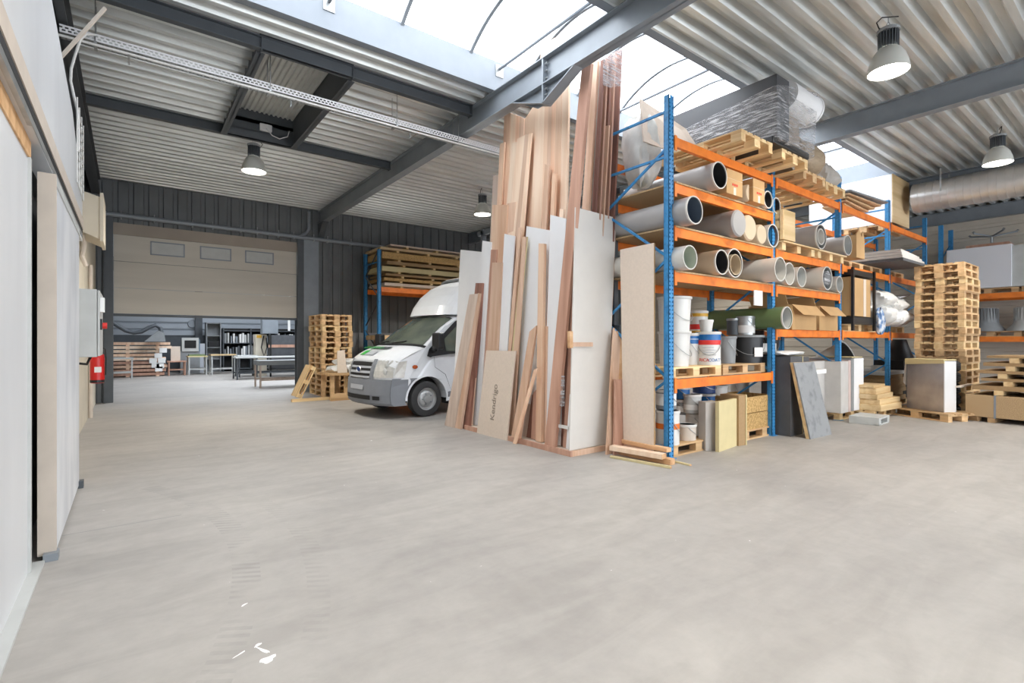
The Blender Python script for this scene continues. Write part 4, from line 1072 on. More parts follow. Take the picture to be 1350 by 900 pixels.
for k,(h,m,xa_,xb_) in enumerate(((.09,'mdf',.12,3.3),(.09,'osb',.1,3.2),(.07,'mdfedge',.15,3.4),(.15,'insul',.05,3.5),(.10,'mdfedge',.2,3.4),(.20,'osb',.05,3.6),(.08,'ply',.0,3.1),(.05,'mdf',.3,3.3))):
    t=thing('board_pack',labs[k]+' stored above the orange beam behind the van','board pack',(5.74+xa_,13.88,z))
    for xx in (.5,1.5,2.5): MB().box(xx,xx+.09,-.02,1.1,0,.05).build('spacer','pallety',t)
    for q in range(2): MB().box(q*.02,xb_-xa_-q*.1,-.04+q*.03,1.15,.05+q*h/2,.05+(q+1)*h/2-.005).build('board',m,t)
    z+=h+.055
t=thing('board_pack','light plank and white sheet stored on the low level behind the van','board pack',(6.0,13.85,.95))
MB().box(0,2.2,0,.9,0,.5).build('white_sheet','white',t); MB().box(-.3,2.3,-.1,1,.55,.68).build('plank','ply',t); MB().box(-.1,.0,-.05,.9,.0,.55).build('spacer','reddish',t); MB().box(1.9,2.0,-.05,.9,.5,.55).build('spacer','reddish',t)
t=thing('crate','dark orange bin on the floor beside the blue post, behind the bonnet','bin',(5.9,13.0,0)); MB().box(0,.7,0,.6,0,1.25).build('bin_body','orange',t)
# ================================================================ IN FRONT OF THE PALLET STACK
t=thing('work_bench','rough wooden bench heaped with white bags beside the pallet stack','bench',(3.97,12.5,0),.05)
MB().box(-.1,1.15,-.05,.75,.62,.68).build('bench_top','palletw',t)
for x in (-.05,.3,.95):
    for y in (0,.62): MB().box(x,x+.09,y,y+.08,0,.62).build('leg','palletw',t)
MB().box(.3,1.1,.0,.03,.3,.58).build('front_board','pallety',t); MB().box(-.05,1.1,-.02,0,.0,.18).build('lower_board','palletw',t)
def bag(name,label,loc,sx,sy,sz,m='plastic',seed=1,rz=0,cat='bag'):
    r=random.Random(seed); t=thing(name,label,cat,loc,rz); mb=MB(); nu,nv=30,16; vs=[];fs=[]
    ph=[r.uniform(0,6) for _ in range(6)]
    for j in range(nv+1):
        v=-PI/2+PI*j/nv
        for i in range(nu):
            u=2*PI*i/nu; k=1+.13*math.sin(3*u+ph[0])*math.cos(2*v+ph[1])+.08*math.sin(7*u+ph[2]+3*v)+.045*abs(math.sin(5*v+4*u+ph[4]))+.03*math.sin(13*u+ph[5]-6*v)
            cu=math.copysign(abs(math.cos(u))**.6,math.cos(u)); su=math.copysign(abs(math.sin(u))**.6,math.sin(u))
            cv=abs(math.cos(v))**.5
            vs.append((sx/2*cu*cv*k, sy/2*su*cv*k, sz/2+sz/2*math.sin(v)*(1+.1*math.sin(5*u+ph[3]))))
    for j in range(nv):
        for i in range(nu): fs.append((j*nu+i,j*nu+(i+1)%nu,(j+1)*nu+(i+1)%nu,(j+1)*nu+i))
    mb.add(vs,fs); mb.build('bag_body',m,t,smooth=True); return t
b1_=bag('cement_bag','white paper bag with dark print lying flat on the wooden bench',(4.58,12.80,.68),.95,.6,.2,'paper',3)
text_mesh('print','Adilon',.12,'bluedark',b1_,Matrix.Translation((0,-.315,.1))@Matrix.Rotation(PI/2,4,'X'))
bag('cement_bag','white crumpled bag nearest the leaning pallet on the bench',(4.17,12.80,.68),.45,.5,.16,'paper',5)
bag('cement_bag','upper white bag lying across the others on the bench',(4.45,12.9,.86),.65,.45,.15,'plastic',8)
tag(MB().hexa([(4.07,12.46,.68),(4.31,12.46,.68),(4.31,12.48,.68),(4.07,12.48,.68),(4.10,12.58,1.22),(4.28,12.58,1.24),(4.28,12.6,1.24),(4.10,12.6,1.22)]).build('board','mdf',origin=(4.19,12.46,.68)),'small beige board propped upright on the wooden bench','board')
lp=dup(P1,(3.56,13.3,.42),0,'pale pallet leaning steeply beside the pallet stack',tilt=(0,math.radians(-65),0)); lp.scale=(.7,.6,1); del lp['group']
tag(MB().box(-.45,.45,-.05,.05,0,.07).build('beam_offcut','pallety',at=(3.55,12.85,0)),'yellow beam lying on the floor before the leaning pallet','beam')
tag(MB().box(3.98,4.0,13.0,13.1,1.1,1.4).build('switch_box','grey',origin=(4,13,1.1)),'x','x') if False else None
t=thing('notice_plate','small dark and white notice plate on the plinth panel beside the doorway','notice',(4.12,YB-.07,1.1)); MB().box(-.08,.08,-.012,0,0,.22).build('plate','paper',t); MB().box(-.08,.08,-.016,-.002,.22,.42).build('dark_plate','bluedark',t)
# ================================================================ LEFT WALL EQUIPMENT
cb=thing('electrical_cabinet','light grey electrical cabinet fixed to the wall past the sliding door','electrical cabinet',(-.62,7.15,1.28))
MB().box(0,.34,0,.85,0,.74).build('cabinet_body','pale',cb,bevel=.006); MB().box(.345,.365,.01,.84,.01,.73).build('cabinet_door','pale',cb,bevel=.004)
MB().box(.365,.385,.06,.1,.30,.42).build('door_handle','black',cb); MB().tube([(.365,.3,.35),(.42,.3,.35)],.035,12).build('main_switch','redl',cb)
MB().box(.365,.40,.12,.3,.5,.66).build('meter','paper',cb); MB().tube([(.1,.1,0),(.12,.1,-.06),(.25,.12,-.08),(.28,.2,0)],.014,6).build('cable','dark',cb)
fe=thing('wall_mounted_fire_extinguisher','red fire extinguisher hanging below the grey electrical cabinet','fire extinguisher',(-.37,9.6,.84))
MB().lathe([(0,0),(.07,0),(.085,.01),(.085,.36),(.075,.42),(.035,.46),(.03,.50),(0,.5)],24).build('cylinder','red',fe,smooth=True)
MB().lathe([(.0856,.01),(.087,.012),(.087,.05),(.0856,.05)],24).build('foot_ring','black',fe)
MB().box(-.02,.02,-.05,.03,.5,.56).box(-.012,.012,-.1,.03,.56,.575).build('valve','black',fe); MB().tube([(.03,-.02,.53),(.09,-.03,.5),(.1,-.03,.36),(.095,-.03,.12)],.01,6).build('hose','black',fe)
MB().box(-.03,.05,-.087,-.07,.16,.24).build('label','paper',fe)
hd=thing('extractor_hood','dirty cream box hood mounted high on the wall above the cabinet','hood',(-.62,9.9,3.0))
MB().hexa([(0,0,.12),(.27,0,0),(.27,.9,0),(0,.9,.12),(0,0,.72),(.27,0,.64),(.27,.9,.64),(0,.9,.72)]).build('hood_body','cream',hd); MB().hexa([(.27,-.03,-.03),(.31,-.03,-.03),(.31,.93,-.03),(.27,.93,-.03),(.27,-.03,.70),(.31,-.03,.70),(.31,.93,.70),(.27,.93,.70)]).build('front_plate','cream',hd)
MB().tube([(.05,.2,.1),(.08,.15,-.1),(.05,.18,-.25),(.1,.2,-.4)],.03,7).build('cable_bundle','beige',hd)
t=thing('conduit_pipe','pinkish vertical pipe on the cream wall beyond the cabinet','conduit',(-.58,12.5,0)); MB().tube([(0,0,0),(0,0,2.9)],.035,10).build('pipe','beige',t)
# ================================================================ REAR ROOM
def lumber_pile():
    z=0
    for k,(x0,x1,m) in enumerate(((-2.4,1.2,'reddish'),(-2.4,1.25,'reddish'),(-2.4,1.3,'oak'),(-2.4,1.0,'reddish'),(-2.4,1.25,'pinepale'),(-2.4,1.0,'pine'),(-2.4,1.1,'pinepale'),(-2.4,1.45,'pinepale'),(-2.4,1.4,'pine'))):
        t=thing('plank_pack','plank pack with spacers in the rear room lumber pile, '+(ORD[8-k]),'plank pack',(x0,25.9,z))
        for xx in (.9,2.3,3.3): MB().box(xx,xx+.12,-.02,1.0,0,.045).build('spacer','pine',t)
        MB().box(0,x1-x0,0,1.0,.045,.155).build('plank_layer',m,t); z+=.158
lumber_pile()
for k,(x,z,r) in enumerate(((1.15,.98,0),(.98,.76,.1),(.8,.55,0),(1.1,.55,0),(.88,.36,0),(1.05,.33,.2),(1.0,.2,0))):
    tag(boxm(-.13,.13,-.01,.0,0,.2).build('paper_sheet','paper',at=(x,25.86,z)),'white paper sheet hung on the lumber pile end, '+ORD[k],'paper sheet')
def tb(name,label,x,y,w,d,h,mt,ml,shelf=True,rz=0,cat='table',th=.05):
    t=thing(name,label,cat,(x,y,0),rz); MB().box(0,w,0,d,h-th,h).build('table_top',mt,t)
    for xx in (.03,w-.08):
        for yy in (.03,d-.08): MB().box(xx,xx+.05,yy,yy+.05,0,h-th).build('leg',ml,t)
    if shelf: MB().box(.05,w-.05,.05,.09,.22,.27).box(.05,w-.05,d-.09,d-.05,.22,.27).build('stretcher',ml,t)
    return t
tb('work_table','white framed work table before the lumber pile in the rear room',-1.6,24.6,1.75,.8,.82,'pale','pale')
tb('work_table','wooden topped low frame with dark timber beside the cardboard sheet',1.3,25.8,.68,.7,.62,'reddish','reddish')
tb('work_table','pale green topped work table in the middle of the rear room',2.02,25.8,.75,.8,.82,'insul','pale')
tb('work_table','light wooden work table on white legs before the open grey cabinet',2.85,25.6,1.0,.8,.88,'pallety','pale')
tb('trolley_table','long grey work table on castors in the rear room',3.2,21.4,2.8,1.0,.86,'pale','steeldark')
tb('trolley_table','second grey table on castors behind the long one',3.5,22.9,.75,1.0,.88,'pale','steeldark')
tb('work_table','dark topped bench with timber frame, nearest the doorway',3.2,17.2,2.6,.9,.85,'grey','greybrown',th=.14)
for x,y in ((4.2,20.3),(5.2,20.3),(6.2,20.3),(4.7,21.0)):
    tag(MB().lathe([(.0,-.02),(.06,-.02),(.06,.02),(0,.02)],14,T=Matrix.Rotation(PI/2,4,'X')).build('castor_wheel','black',origin=(x,y-.05,.06)),'x','x') if False else None
tag(boxm(0,.34,0,.02,0,.62).build('cardboard_sheet','mdf',at=(1.42,25.95,.62)),'flat beige board standing on the low frame in the rear room','board')
tag(boxm(0,.6,0,.6,0,.06).build('green_board','green',at=(2.08,25.95,.82)),'green board lying on the rear work table','board')
t=thing('machine','grey machine console with screen in the rear room','machine',(1.85,27.2,0)); MB().box(0,.75,0,.5,0,1.0).build('body','grey',t); MB().box(.05,.7,-.05,.1,1.0,1.62).build('screen_housing','pale',t); MB().box(.15,.6,-.06,-.05,1.15,1.5).build('screen','dark',t)
t=thing('machine','blue grey machine cabinet beside the dark post in the rear room','machine',(2.42,27.6,0)); MB().box(0,.22,0,.5,0,1.55).build('body',mat('dull_blue','#5f7788',.5),t); MB().box(.22,.42,0,.5,0,1.35).build('side_body','greyp',t)
t=thing('suction_arm','dark sagging extraction hose hanging over the lumber pile','hose',(-1.8,25.4,0))
MB().tube([(.4,0,3.0),(.9,0,2.5),(1.38,0,2.12),(1.7,0,1.88),(1.95,0,1.80),(2.2,0,1.84),(2.45,0,2.02),(2.67,0,2.12),(2.82,0,2.02),(2.88,0,1.75)],.08,12).build('hose','steeldark',t,smooth=True); MB().prism([(2.3,1.45),(3.0,1.45),(2.95,1.8),(2.75,1.9)],-.3,.3,'y').build('hood','grey',t)
sh=thing('storage_shelf','dark storage shelf filled with upright files in the rear room','shelf',(3.6,27.8,0))
MB().box(0,3.6,.5,.55,0,2.1).build('back_panel','dark',sh)
for z in (.1,.75,1.35,1.95): MB().box(0,3.6,0,.5,z,z+.04).build('shelf_board','steeldark',sh)
for x in (0,1.2,2.4,3.55): MB().box(x,x+.05,0,.5,0,2.1).build('side_panel','steeldark',sh)
for row in range(2):
    x=3.68
    k=0
    while x<7.0 and k<26:
        h=rnd.uniform(.28,.5); w=rnd.uniform(.05,.1)
        tag(boxm(0,w,0,.35,0,h).build('file_binder',rnd.choice(['grey','pale','steel','steeldark','paper']),at=(x,27.9,.79+row*.6)),'binder standing among others on the dark rear room shelf','binder',group='binders on the rear room shelf')
        x+=w+rnd.uniform(.005,.08); k+=1
t=thing('open_cabinet','tall open grey cabinet with dark tools beside the file shelf','cabinet',(2.9,27.7,0)); MB().box(0,.62,.5,.55,0,2.35).box(0,.04,0,.5,0,2.35).box(.58,.62,0,.5,0,2.35).build('carcass','grey',t)
for z in (.6,1.15,1.7,2.3): MB().box(.04,.58,0,.5,z,z+.03).build('shelf','grey',t)
MB().box(.1,.54,.1,.4,1.18,1.45).build('tool_box','dark',t)
t=thing('control_cabinet','cream machine column with yellow sign and hanging cable in the rear room','machine',(4.22,23.3,0)); MB().box(0,.42,0,.5,0,1.75).build('body','cream',t); MB().box(.03,.22,-.01,0,1.6,1.72).build('sign_plate','yellow',t); MB().tube([(.3,-.03,1.7),(.2,-.05,1.2),(.3,-.05,.85),(.42,-.05,1.2),(.4,-.03,1.6)],.02,6).build('hanging_cable','dark',t)
t=thing('panel_saw','grey machine with big sheet doors and brown rail in the rear room','machine',(4.68,22.7,0)); MB().box(0,1.7,0,.6,.3,1.72).build('body','slate',t); MB().box(-.1,1.7,-.03,0,1.2,1.32).build('rail','reddish',t)
for x in (-.05,1.3): MB().box(x,x+.06,-.04,.0,0,1.72).build('frame_post','dark',t)
MB().box(-.3,.3,.1,.5,1.78,2.4).build('upper_box','steel',t)
for x in (-.25,.75,1.05): MB().tube([(x,.2,1.9),(x,.2,4.2)],.05,8).build('duct_pipe','plastic',t)
t=thing('ventilator','round wall ventilator on the ribbed rear room wall','ventilator',(2.45,28.9,2.3)); MB().lathe([(0,.04),(.18,.04),(.2,0)],20,T=Matrix.Rotation(PI/2,4,'X')).build('grill','steel',t)
# ================================================================ TOP OF THE MAIN RACK
def P_(src,x,y,z,label,rz=0): return dup(src,(x,y,z),rz,label,'pallets lying on the rack levels')
P_(P1,7.62,3.95,LT,'pallet under the big film wrapped package on the rack top',rz=PI/2)
P_(P1,6.55,3.95,LT,'pallet behind the first one under the long wrapped package',rz=PI/2)
P_(P0,8.75,4.15,LT,'pallet under the brown film wrapped stack on the rack top',rz=PI/2)
P_(P1,9.7,4.2,LT,'pallet under the small foil wrapped item on the rack top',rz=PI/2)
P_(P0,14.25,4.5,LT,'pallet under the big white and plywood crate')
t=thing('wrapped_package','long dark grey box unit in stretch film on top of the rack','package',(6.96,3.3,LT+.144))
MB().box(0,.36,0,1.62,.10,.93).build('unit_body',mat('dark_unit','#4a4c50',.45,.1),t,bevel=.004)
MB().box(-.05,1.05,.02,1.6,0,.10).build('unit_base','black',t,bevel=.02)
MB().box(.37,1.05,.15,1.55,.11,.80).build('packed_goods',mat('brown_goods','#9a8d80',.6,noise=.3,nscale=5),t,bevel=.04)
T=Matrix.Translation((.5,.16,.83-.0))@Matrix.Rotation(PI/2,4,'Y')
MB().lathe([(0,0),(.22,0),(.22,.8),(.235,.80),(.235,.83),(.20,.83),(.20,.80),(0,.79)],28,T=T).build('round_spigot','white',t,smooth=True)
fm=MB(); yf=-.03
fm.hexa([(-.03,yf,.05),(1.1,yf,.02),(1.1,1.66,.02),(-.03,1.66,.05),(-.03,yf,.78),(1.22,yf,1.03),(1.2,1.66,.9),(-.03,1.66,.62)]); 
fm.build('stretch_wrap','film',t,bevel=.02)
bag('wrapped_package','brown goods stack in stretch film beside the long unit',(8.75,4.0,LT+.144),.95,.9,.62,mat('wrapped_brown','#a9957c',.4,noise=.2,nscale=7,stretch=(1,1,6)),12,cat='package')
bag('wrapped_package','small greyish foil wrapped item at the third blue post',(9.75,4.0,LT+.144),.6,.7,.42,mat('wrapped_grey','#b3aca4',.3,noise=.2,nscale=6),13,cat='package')
for k in range(5):
    t=thing('plank','loose plank on the rack top between foil package and white crate, '+ORD[k],'plank',(10.75+k*.02,3.75+.03*k,LT+.28-.055*k),.04*(k-2))
    MB().box(0,1.6-.1*k,0,.5-.03*k,0,.03).build('board',['slatel','lumber','palletw','lumber','palletw'][k],t)
cx=thing('wooden_crate','large crate with white side and plywood end on the rack top','crate',(13.65,3.92,LT+.144))
MB().box(0,1.13,0,.02,0,1.08).build('end_panel','ply',cx); MB().box(0,.02,.02,1.75,0,1.08).build('side_panel','white',cx); MB().box(.02,1.13,.02,1.75,1.06,1.08).box(1.11,1.13,.02,1.75,0,1.06).box(.02,1.11,1.73,1.75,0,1.06).build('box_wall','white',cx)
t=thing('cardboard_sheet','bent brown cardboard sheet sticking up behind the wrapped package','cardboard',(5.85,4.35,LT+.144))
MB().hexa([(-.35,0,0),(1.2,0,0),(1.2,.02,0),(-.35,.02,0),(-.3,.1,.62),(.9,.2,.55),(.9,.22,.55),(-.3,.12,.62)]).build('sheet','mdf',t)
bag('plastic_cover','crumpled clear plastic hanging at the rack end behind the blue post',(5.75,4.6,LT-.35),.4,.45,.95,mat('milky_plastic','#cfcfca',.35,noise=.15,nscale=8),21,cat='plastic cover')
# pallets on the top level of bay 2 visible from below, L3 pallets of bays 2-4
P_(P0,8.6,4.35,LT-0.0,'x') if False else None
for x,lab in ((11.2,'worn pallet on the third level beneath the flat grey slabs'),(12.3,'worn pallet beside the flat grey slabs on the third level'),(13.7,'pallet on the third level of the fourth rack bay')): P_(P0,x,4.3,L3,lab)
for x,lab in ((11.15,'pallet carrying the framed cardboard box on the lower level'),(12.5,'pallet under the heap of white bags'),(13.75,'pallet on the lower level beside the heap of white bags')): P_(P1,x,4.3,LM,lab)
for k in range(4):
    t=thing('stone_slab','flat grey slab lying out over the third rack level, '+ORD[3-k],'slab',(11.9+.03*k,3.25+.02*k,L3+.15+k*.062),.02*k)
    MB().box(0,1.5,0,1.5,0,.055).build('slab_body',['slate','stone','stone','stone'][k],t,bevel=.003)
tag(boxm(0,.55,0,.1,0,.08).build('clamp_bar','redl',at=(12.6,3.5,L3+.40)),'dark red bar lying on the flat grey slabs','bar')
# framed cardboard box
t=thing('framed_box','brown cardboard box held in a black slotted frame on the rack','box',(10.75,3.75,LM+.144))
MB().box(0,1.02,0,.9,.15,.88).build('box_body','card',t); MB().box(.0,1.1,-.03,.9,0,.13).build('black_tray','black',t); MB().box(0,1.1,-.03,.9,.92,1.02).build('black_top','black',t)
for x in (-.02,1.06): MB().box(x,x+.06,-.06,-.02,-.13,1.05).build('slotted_post','black',t)
MB().box(.65,.78,-.004,0,.15,.88).build('tape_strip','mdf',t)
for k,(x,z,sx,sz,m,sd) in enumerate(((12.35,.144,.9,.45,'plastic',31),(12.75,.144,.9,.35,'paper',32),(12.3,.5,.7,.35,'plastic',33),(13.3,.144,.8,.4,'paper',34),(13.1,.45,.7,.3,'plastic',35),(12.7,.42,.5,.25,'plastic',36))):
    bag('plastic_sack',['large white sack at the foot of the bag heap','flat white sack beneath the blue printed one','rounded white sack on top beside the framed box','white sack at the outer side of the bag heap','creased white sack on the upper side of the heap','small pale sack wedged in the middle of the heap'][k],(x,3.95,LM+z),sx,.8,sz,m,sd,cat='sack')
t=bag('hanging_sack','blue printed sack hanging down over the orange beam',(12.0,3.66,LM-.03),.28,.12,.5,mat('blue_sack','#5b7fae',.5,col2='#cfd5dc',nscale=9,contrast=(.45,.55)),37,cat='sack')
tag(MB().hexa([(0,0,0),(.7,0,.1),(.7,.5,.1),(0,.5,0),(0,0,.02),(.7,0,.12),(.7,.5,.12),(0,.5,.02)]).build('white_board','greyp',at=(12.95,3.6,LM+.72)),'pale blue board sticking out of the white bag heap','board')
# fourth/fifth bay fillings, dark goods behind
for x,z,lab in () and ((16.6,L3,'pallet on the third level of the fifth rack bay'),(16.6,LM,'pallet on the lower level of the fifth rack bay')): P_(P0,x,4.3,z,lab)
# ================================================================ FLOOR LEVEL, BAYS 2-4
t=thing('dark_cabinet','dark grey flat pack standing upright in front of the second rack bay','panel stack',(8.03,3.60,0))
MB().box(0,.40,0,.45,.0,1.22).build('panel','slate',t,bevel=.003); MB().box(.40,.415,-.005,.45,.0,1.225).build('edge_band','insul',t); MB().box(.42,.75,.05,.45,.0,1.20).build('rear_panel','slate',t)
bag('paper_bundle','white folded papers lying on top of the dark flat pack',(8.35,3.85,1.23),.7,.4,.07,'paper',41,cat='papers')
t=thing('slate_door','scuffed grey slab with wooden edge leaning on the dark flat pack','slab',(8.07,3.33,0),-.03)
MB().hexa([(0,0,0),(.69,0,0),(.69,.02,0),(0,.02,0),(-.09,.20,1.13),(.56,.20,1.13),(.56,.22,1.13),(-.09,.22,1.13)]).build('face_sheet','slatel',t)
MB().hexa([(0,.02,0),(.69,.02,0),(.69,.07,0),(0,.07,0),(-.09,.22,1.13),(.56,.22,1.13),(.56,.26,1.13),(-.09,.26,1.13)]).build('wooden_core','pallety',t)
P_(P0,9.55,4.35,0,'floor pallet beneath the grey stone slabs')
for k in range(5):
    t=thing('stone_slab','upright grey stone slab behind the second blue post row, '+['foremost','second','third','fourth','rearmost'][k],'slab',(9.15,3.95+k*.11,.144),.05)
    MB().box(0,1.15,0,.09,0,.95-.05*k).build('slab_body',['stone','pale','grey','stone','stone'][k],t,bevel=.003)
tag(MB().hexa([(9.0,3.75,.9),(9.7,3.75,.9),(9.7,4.2,.92),(9.0,4.2,.92),(9.0,3.75,.96),(9.7,3.75,.97),(9.7,4.2,.98),(9.0,4.2,.98)]).build('cover_sheet','paper',origin=(9.0,3.75,.9)),'white protective sheet over the standing stone slabs','cover sheet')
P_(P1,11.0,4.2,0,'floor pallet beneath the white standing panels')
for k,(dx,w,m) in enumerate(((0,.30,'stone'),(.30,.10,mat('red_striped_sheet','#cdb8b2',.5,noise=.1)),(.42,.10,'grey'),(.53,.42,'white'))):
    t=thing('standing_panel',['plain stone coloured panel beside the third blue post','panel with reddish marks beside the plain one','thin grey green panel in the white pack','broad white panel at the outer side of the pack'][k],'panel',(10.30+dx*1.15,3.74,.144))
    MB().box(0,w*1.12,0,.75,0,.94+.015*k).build('panel_body',m,t,bevel=.003)
tag(boxm(0,.5,0,.6,0,.012).build('cover_sheet','insul',at=(10.85,3.75,1.145)),'yellowish sheet on top of the broad white panel','cover sheet')
t=thing('low_pallet','small whitewashed pallet lying before the third blue post','pallet',(10.28,3.15,0),.05)
MB().box(0,.62,0,.45,.10,.13).build('deck','pale',t); 
for x in (0,.5): MB().box(x,x+.12,0,.45,0,.10).build('block','pale',t)
MB().box(0,.62,0,.08,0,.02).build('bottom_board','pale',t)
P_(P1,11.75,3.9,0,'floor pallet under the yellow planks')
zz=.144
for k,(w,h,m) in enumerate(((1.0,.12,'insul'),(1.05,.10,'insul'),(.85,.09,'mdf'),(.85,.12,'insul'),(.7,.05,'mdf'))):
    t=thing('plank','thick yellowish plank in the floor stack beside the white panels, '+ORD[4-k],'plank',(11.15+.03*(k%2),3.38+.03*k,zz),.02*(k-2))
    MB().box(0,w,0,.9,0,h).build('board','pallety' if m=='insul' else 'ply',t,bevel=.01); zz+=h
zz=.0
P_(P0,14.0,4.3,0,'floor pallet under the brown board stack')
zz=.144
for k in range(8):
    t=thing('board','brown board in the floor stack inside the fourth rack bay, '+ORD[7-k],'board',(13.25+rnd.uniform(-.03,.03),3.95+rnd.uniform(-.03,.03),zz))
    MB().box(0,1.3,0,.8,0,.075).build('board_body','mdfedge' if k<7 else 'pale',t); zz+=.08
tag(boxm(0,.35,0,.2,0,.12).build('small_block','stone',at=(13.5,4.1,zz)),'small pale block on top of the brown board stack','block')
# dark baskets and tubs behind
def tub(label,x,y,z,R1,R2,h,m,rot=0): 
    t=thing('plastic_tub',label,'tub',(x,y,z)); t.rotation_euler=(rot,0,0)
    MB().lathe([(0,0),(R2,0),(R1,h),(R1+.03,h),(R1+.03,h-.03),(R1,h-.03)] ,28).build('shell',m,t,smooth=True); MB().lathe([(R1-.02,h-.001),(R2-.02,.02),(0,.02)],28).build('lining','dark',t)
    return t
tub('grey white flexible tub lying on its side behind the white panels',11.6,4.55,.95,.34,.26,.5,'pale',1.2)
tub('big black tub behind the yellow planks',12.6,4.6,.05,.4,.3,.9,'black',0)
t=thing('lamp_shade_spare','black bell shaped shade standing under the fourth rack bay','lampshade',(14.9,4.15,1.0)); MB().lathe([(.32,0),(.30,.03),(.2,.3),(.14,.5),(0,.5)],24).build('shade','black',t,smooth=True)
t=thing('storage_box','dark box carrying the black shade inside the fourth bay','box',(14.5,3.95,0)); MB().box(0,.9,0,.6,0,1.0).build('box_body','dark',t)
# zinc crate
zc=thing('zinc_crate','grey metal clad box with cream lining draped over its rim','crate',(12.25,3.29,.144),math.radians(-113))
MB().box(0,.68,0,.28,0,.95).build('box_body','zinc',zc,bevel=.004)
MB().box(-.02,.70,-.015,.30,.95,.975).build('cream_lining','insul',zc,bevel=.01)
MB().hexa([(-.02,-.02,.86),(.70,-.02,.90),(.70,.0,.90),(-.02,.0,.86),(-.02,-.02,.97),(.7,-.02,.97),(.7,0,.97),(-.02,0,.97)]).build('lining_flap','insul',zc)
MB().hexa([(-.07,0,.5),(-.03,0,.45),(-.03,.3,.45),(-.07,.3,.5),(-.03,0,.92),(0,0,.93),(0,.3,.93),(-.03,.3,.92)]).build('draped_film','panelgrey',zc)
MB().box(.681,.70,.0,.28,0,.94).build('white_side','white',zc)
dup(P0,(12.30,2.93,0),math.radians(-113),'flat pallet under the grey metal clad box','pallets on the floor')
for k in range(5):
    t=thing('tyre','black tyre in the pile behind the metal clad box, '+ORD[4-k],'tyre',(12.87,2.90,k*.215),0)
    w=MB().lathe([(.17,.02),(.25,0),(.285,.03),(.295,.07),(.295,.14),(.285,.18),(.25,.21),(.17,.19),(.18,.1),(.17,.02)],36)
    for q in (.05,.085,.12,.155): w.lathe([(.295,q-.01),(.302,q),(.295,q+.01)],36)
    w.build('tyre_body','rubber',t,smooth=True)
# strand board stack
ob=thing('board_block','thick strapped block of strand board on the floor near the tall pallet stack','board stack',(12.30,2.42,0),math.radians(-4))
MB().box(0,1.25,-2.9,0,.09,.48).build('board_block_body','particle',ob,bevel=.004)
for y in (-.35,-1.5,-2.6): MB().box(.02,1.2,y-.05,y+.05,0,.09).build('spacer','palletw',ob)
for y in (-.42,-1.6): MB().box(-.004,0,y,y+.03,.08,.49).box(0,1.25,y,y+.03,.48,.485).build('strap','steel',ob)
zz=.49
for k in range(5):
    t=thing('board_pack','brown board layer on spacers above the strand board block, '+ORD[4-k],'board pack',(12.36+.02*(k%2),2.34-[0,.12,.05,.15,.2][k],zz),math.radians(-4))
    for y in (-.3,-.75,-1.5,-2.4): MB().box(.0,1.1,y-.12,y,0,.085).build('spacer','pallety',t)
    MB().box(0,1.2,-2.8,0,.085,.085+[.08,.05,.05,.06,.04][k]).build('board','mdfedge',t); zz+=.085+[.08,.05,.05,.06,.04][k]
tag(MB().box(-.02,.9,-.03,.03,0,.03).build('batten','mdf',at=(12.2,2.5,.60)),'thin pale batten sticking out of the board stack','batten')
# ================================================================ RIGHT WALL RACK
wk=thing('pallet_rack','blue and orange rack along the cream wall behind the tall pallet stack','pallet rack',(18.15,-1.0,0))
for y in (0,2.8,5.1):
    for x in (0,1.0):
        mb=MB().box(x,x+.08,y-.05,y+.05,0,4.7); mb.build('upright','blue',wk)
    for z in (.5,1.3,2.1,2.9,3.7): MB().tube([(0,y,z),(1.05,y,z+.6)],.02,4).build('brace','blue',wk)
for y0,y1 in ((0,2.8),(2.8,5.1)):
    for z in (2.72,1.58):
        for x in (-.02,1.03): MB().box(x,x+.04,y0+.05,y1-.05,z-.14,z).build('beam','orange',wk)
dup(P0,(18.7,1.9,2.72),PI/2,'pallet under the big white box on the wall rack','pallets on the wall rack'); dup(P0,(18.7,3.15,2.72),PI/2,'pallet under the rear of the big white box','pallets on the wall rack')
t=thing('white_box','large white box package on the wall rack above the pallet stack','box',(18.1,2.66,2.87)); MB().box(0,1.0,0,1.3,0,1.1).build('box_body',mat('box_white','#e4e5ea',.4),t,bevel=.005); MB().box(.05,1.1,-.45,0,0,1.05).build('wrapped_side','pale',t)
t=thing('brown_case','flat brown case lying on the large white box','case',(18.2,2.72,3.97)); MB().box(0,.6,0,.85,0,.08).build('case_body','reddish',t)
t=thing('chair_base','chromed star shaped swivel base upside down on the brown case','swivel base',(18.5,3.1,4.05)); MB().tube([(0,0,0),(0,0,.25)],.03,8).build('column','galv',t)
for k in range(5):
    a=2*PI*k/5; MB().tube([(0,0,.22),(.5*math.cos(a),.5*math.sin(a),.30)],.02,6).build('arm','steel',t); MB().lathe([(0,.0),(.04,.02),(0,.06)],10,c=(.5*math.cos(a),.5*math.sin(a),.30)).build('castor','galv',t)
for k,(y,z) in enumerate(((3.2,0),(2.44,0),(1.7,0))):
    t=thing('ribbed_shade','grey ribbed bell shaped housing on the wall rack level, '+['beside the pallet stack','in the middle','at the frame edge'][k],'lamp housing',(18.5,y,1.58+.144),0)
    mb=MB(); prof=[(.37,0),(.37,.05),(.25,.2),(.24,.28),(.2,.62),(0,.62)]
    mb.lathe(prof,40); 
    for q in range(24): mb.T=Matrix.Rotation(2*PI*q/24,4,'Z'); mb.box(.20,.245,-.008,.008,.28,.60)
    mb.T=None; mb.build('housing','grey' if k<1 else 'pale',t,smooth=True)
dup(P0,(18.7,3.1,1.58),PI/2,'pallet under the grey ribbed housings','pallets on the wall rack'); dup(P0,(18.7,1.85,1.58),PI/2,'pallet under the outer ribbed housings on the wall rack','pallets on the wall rack')
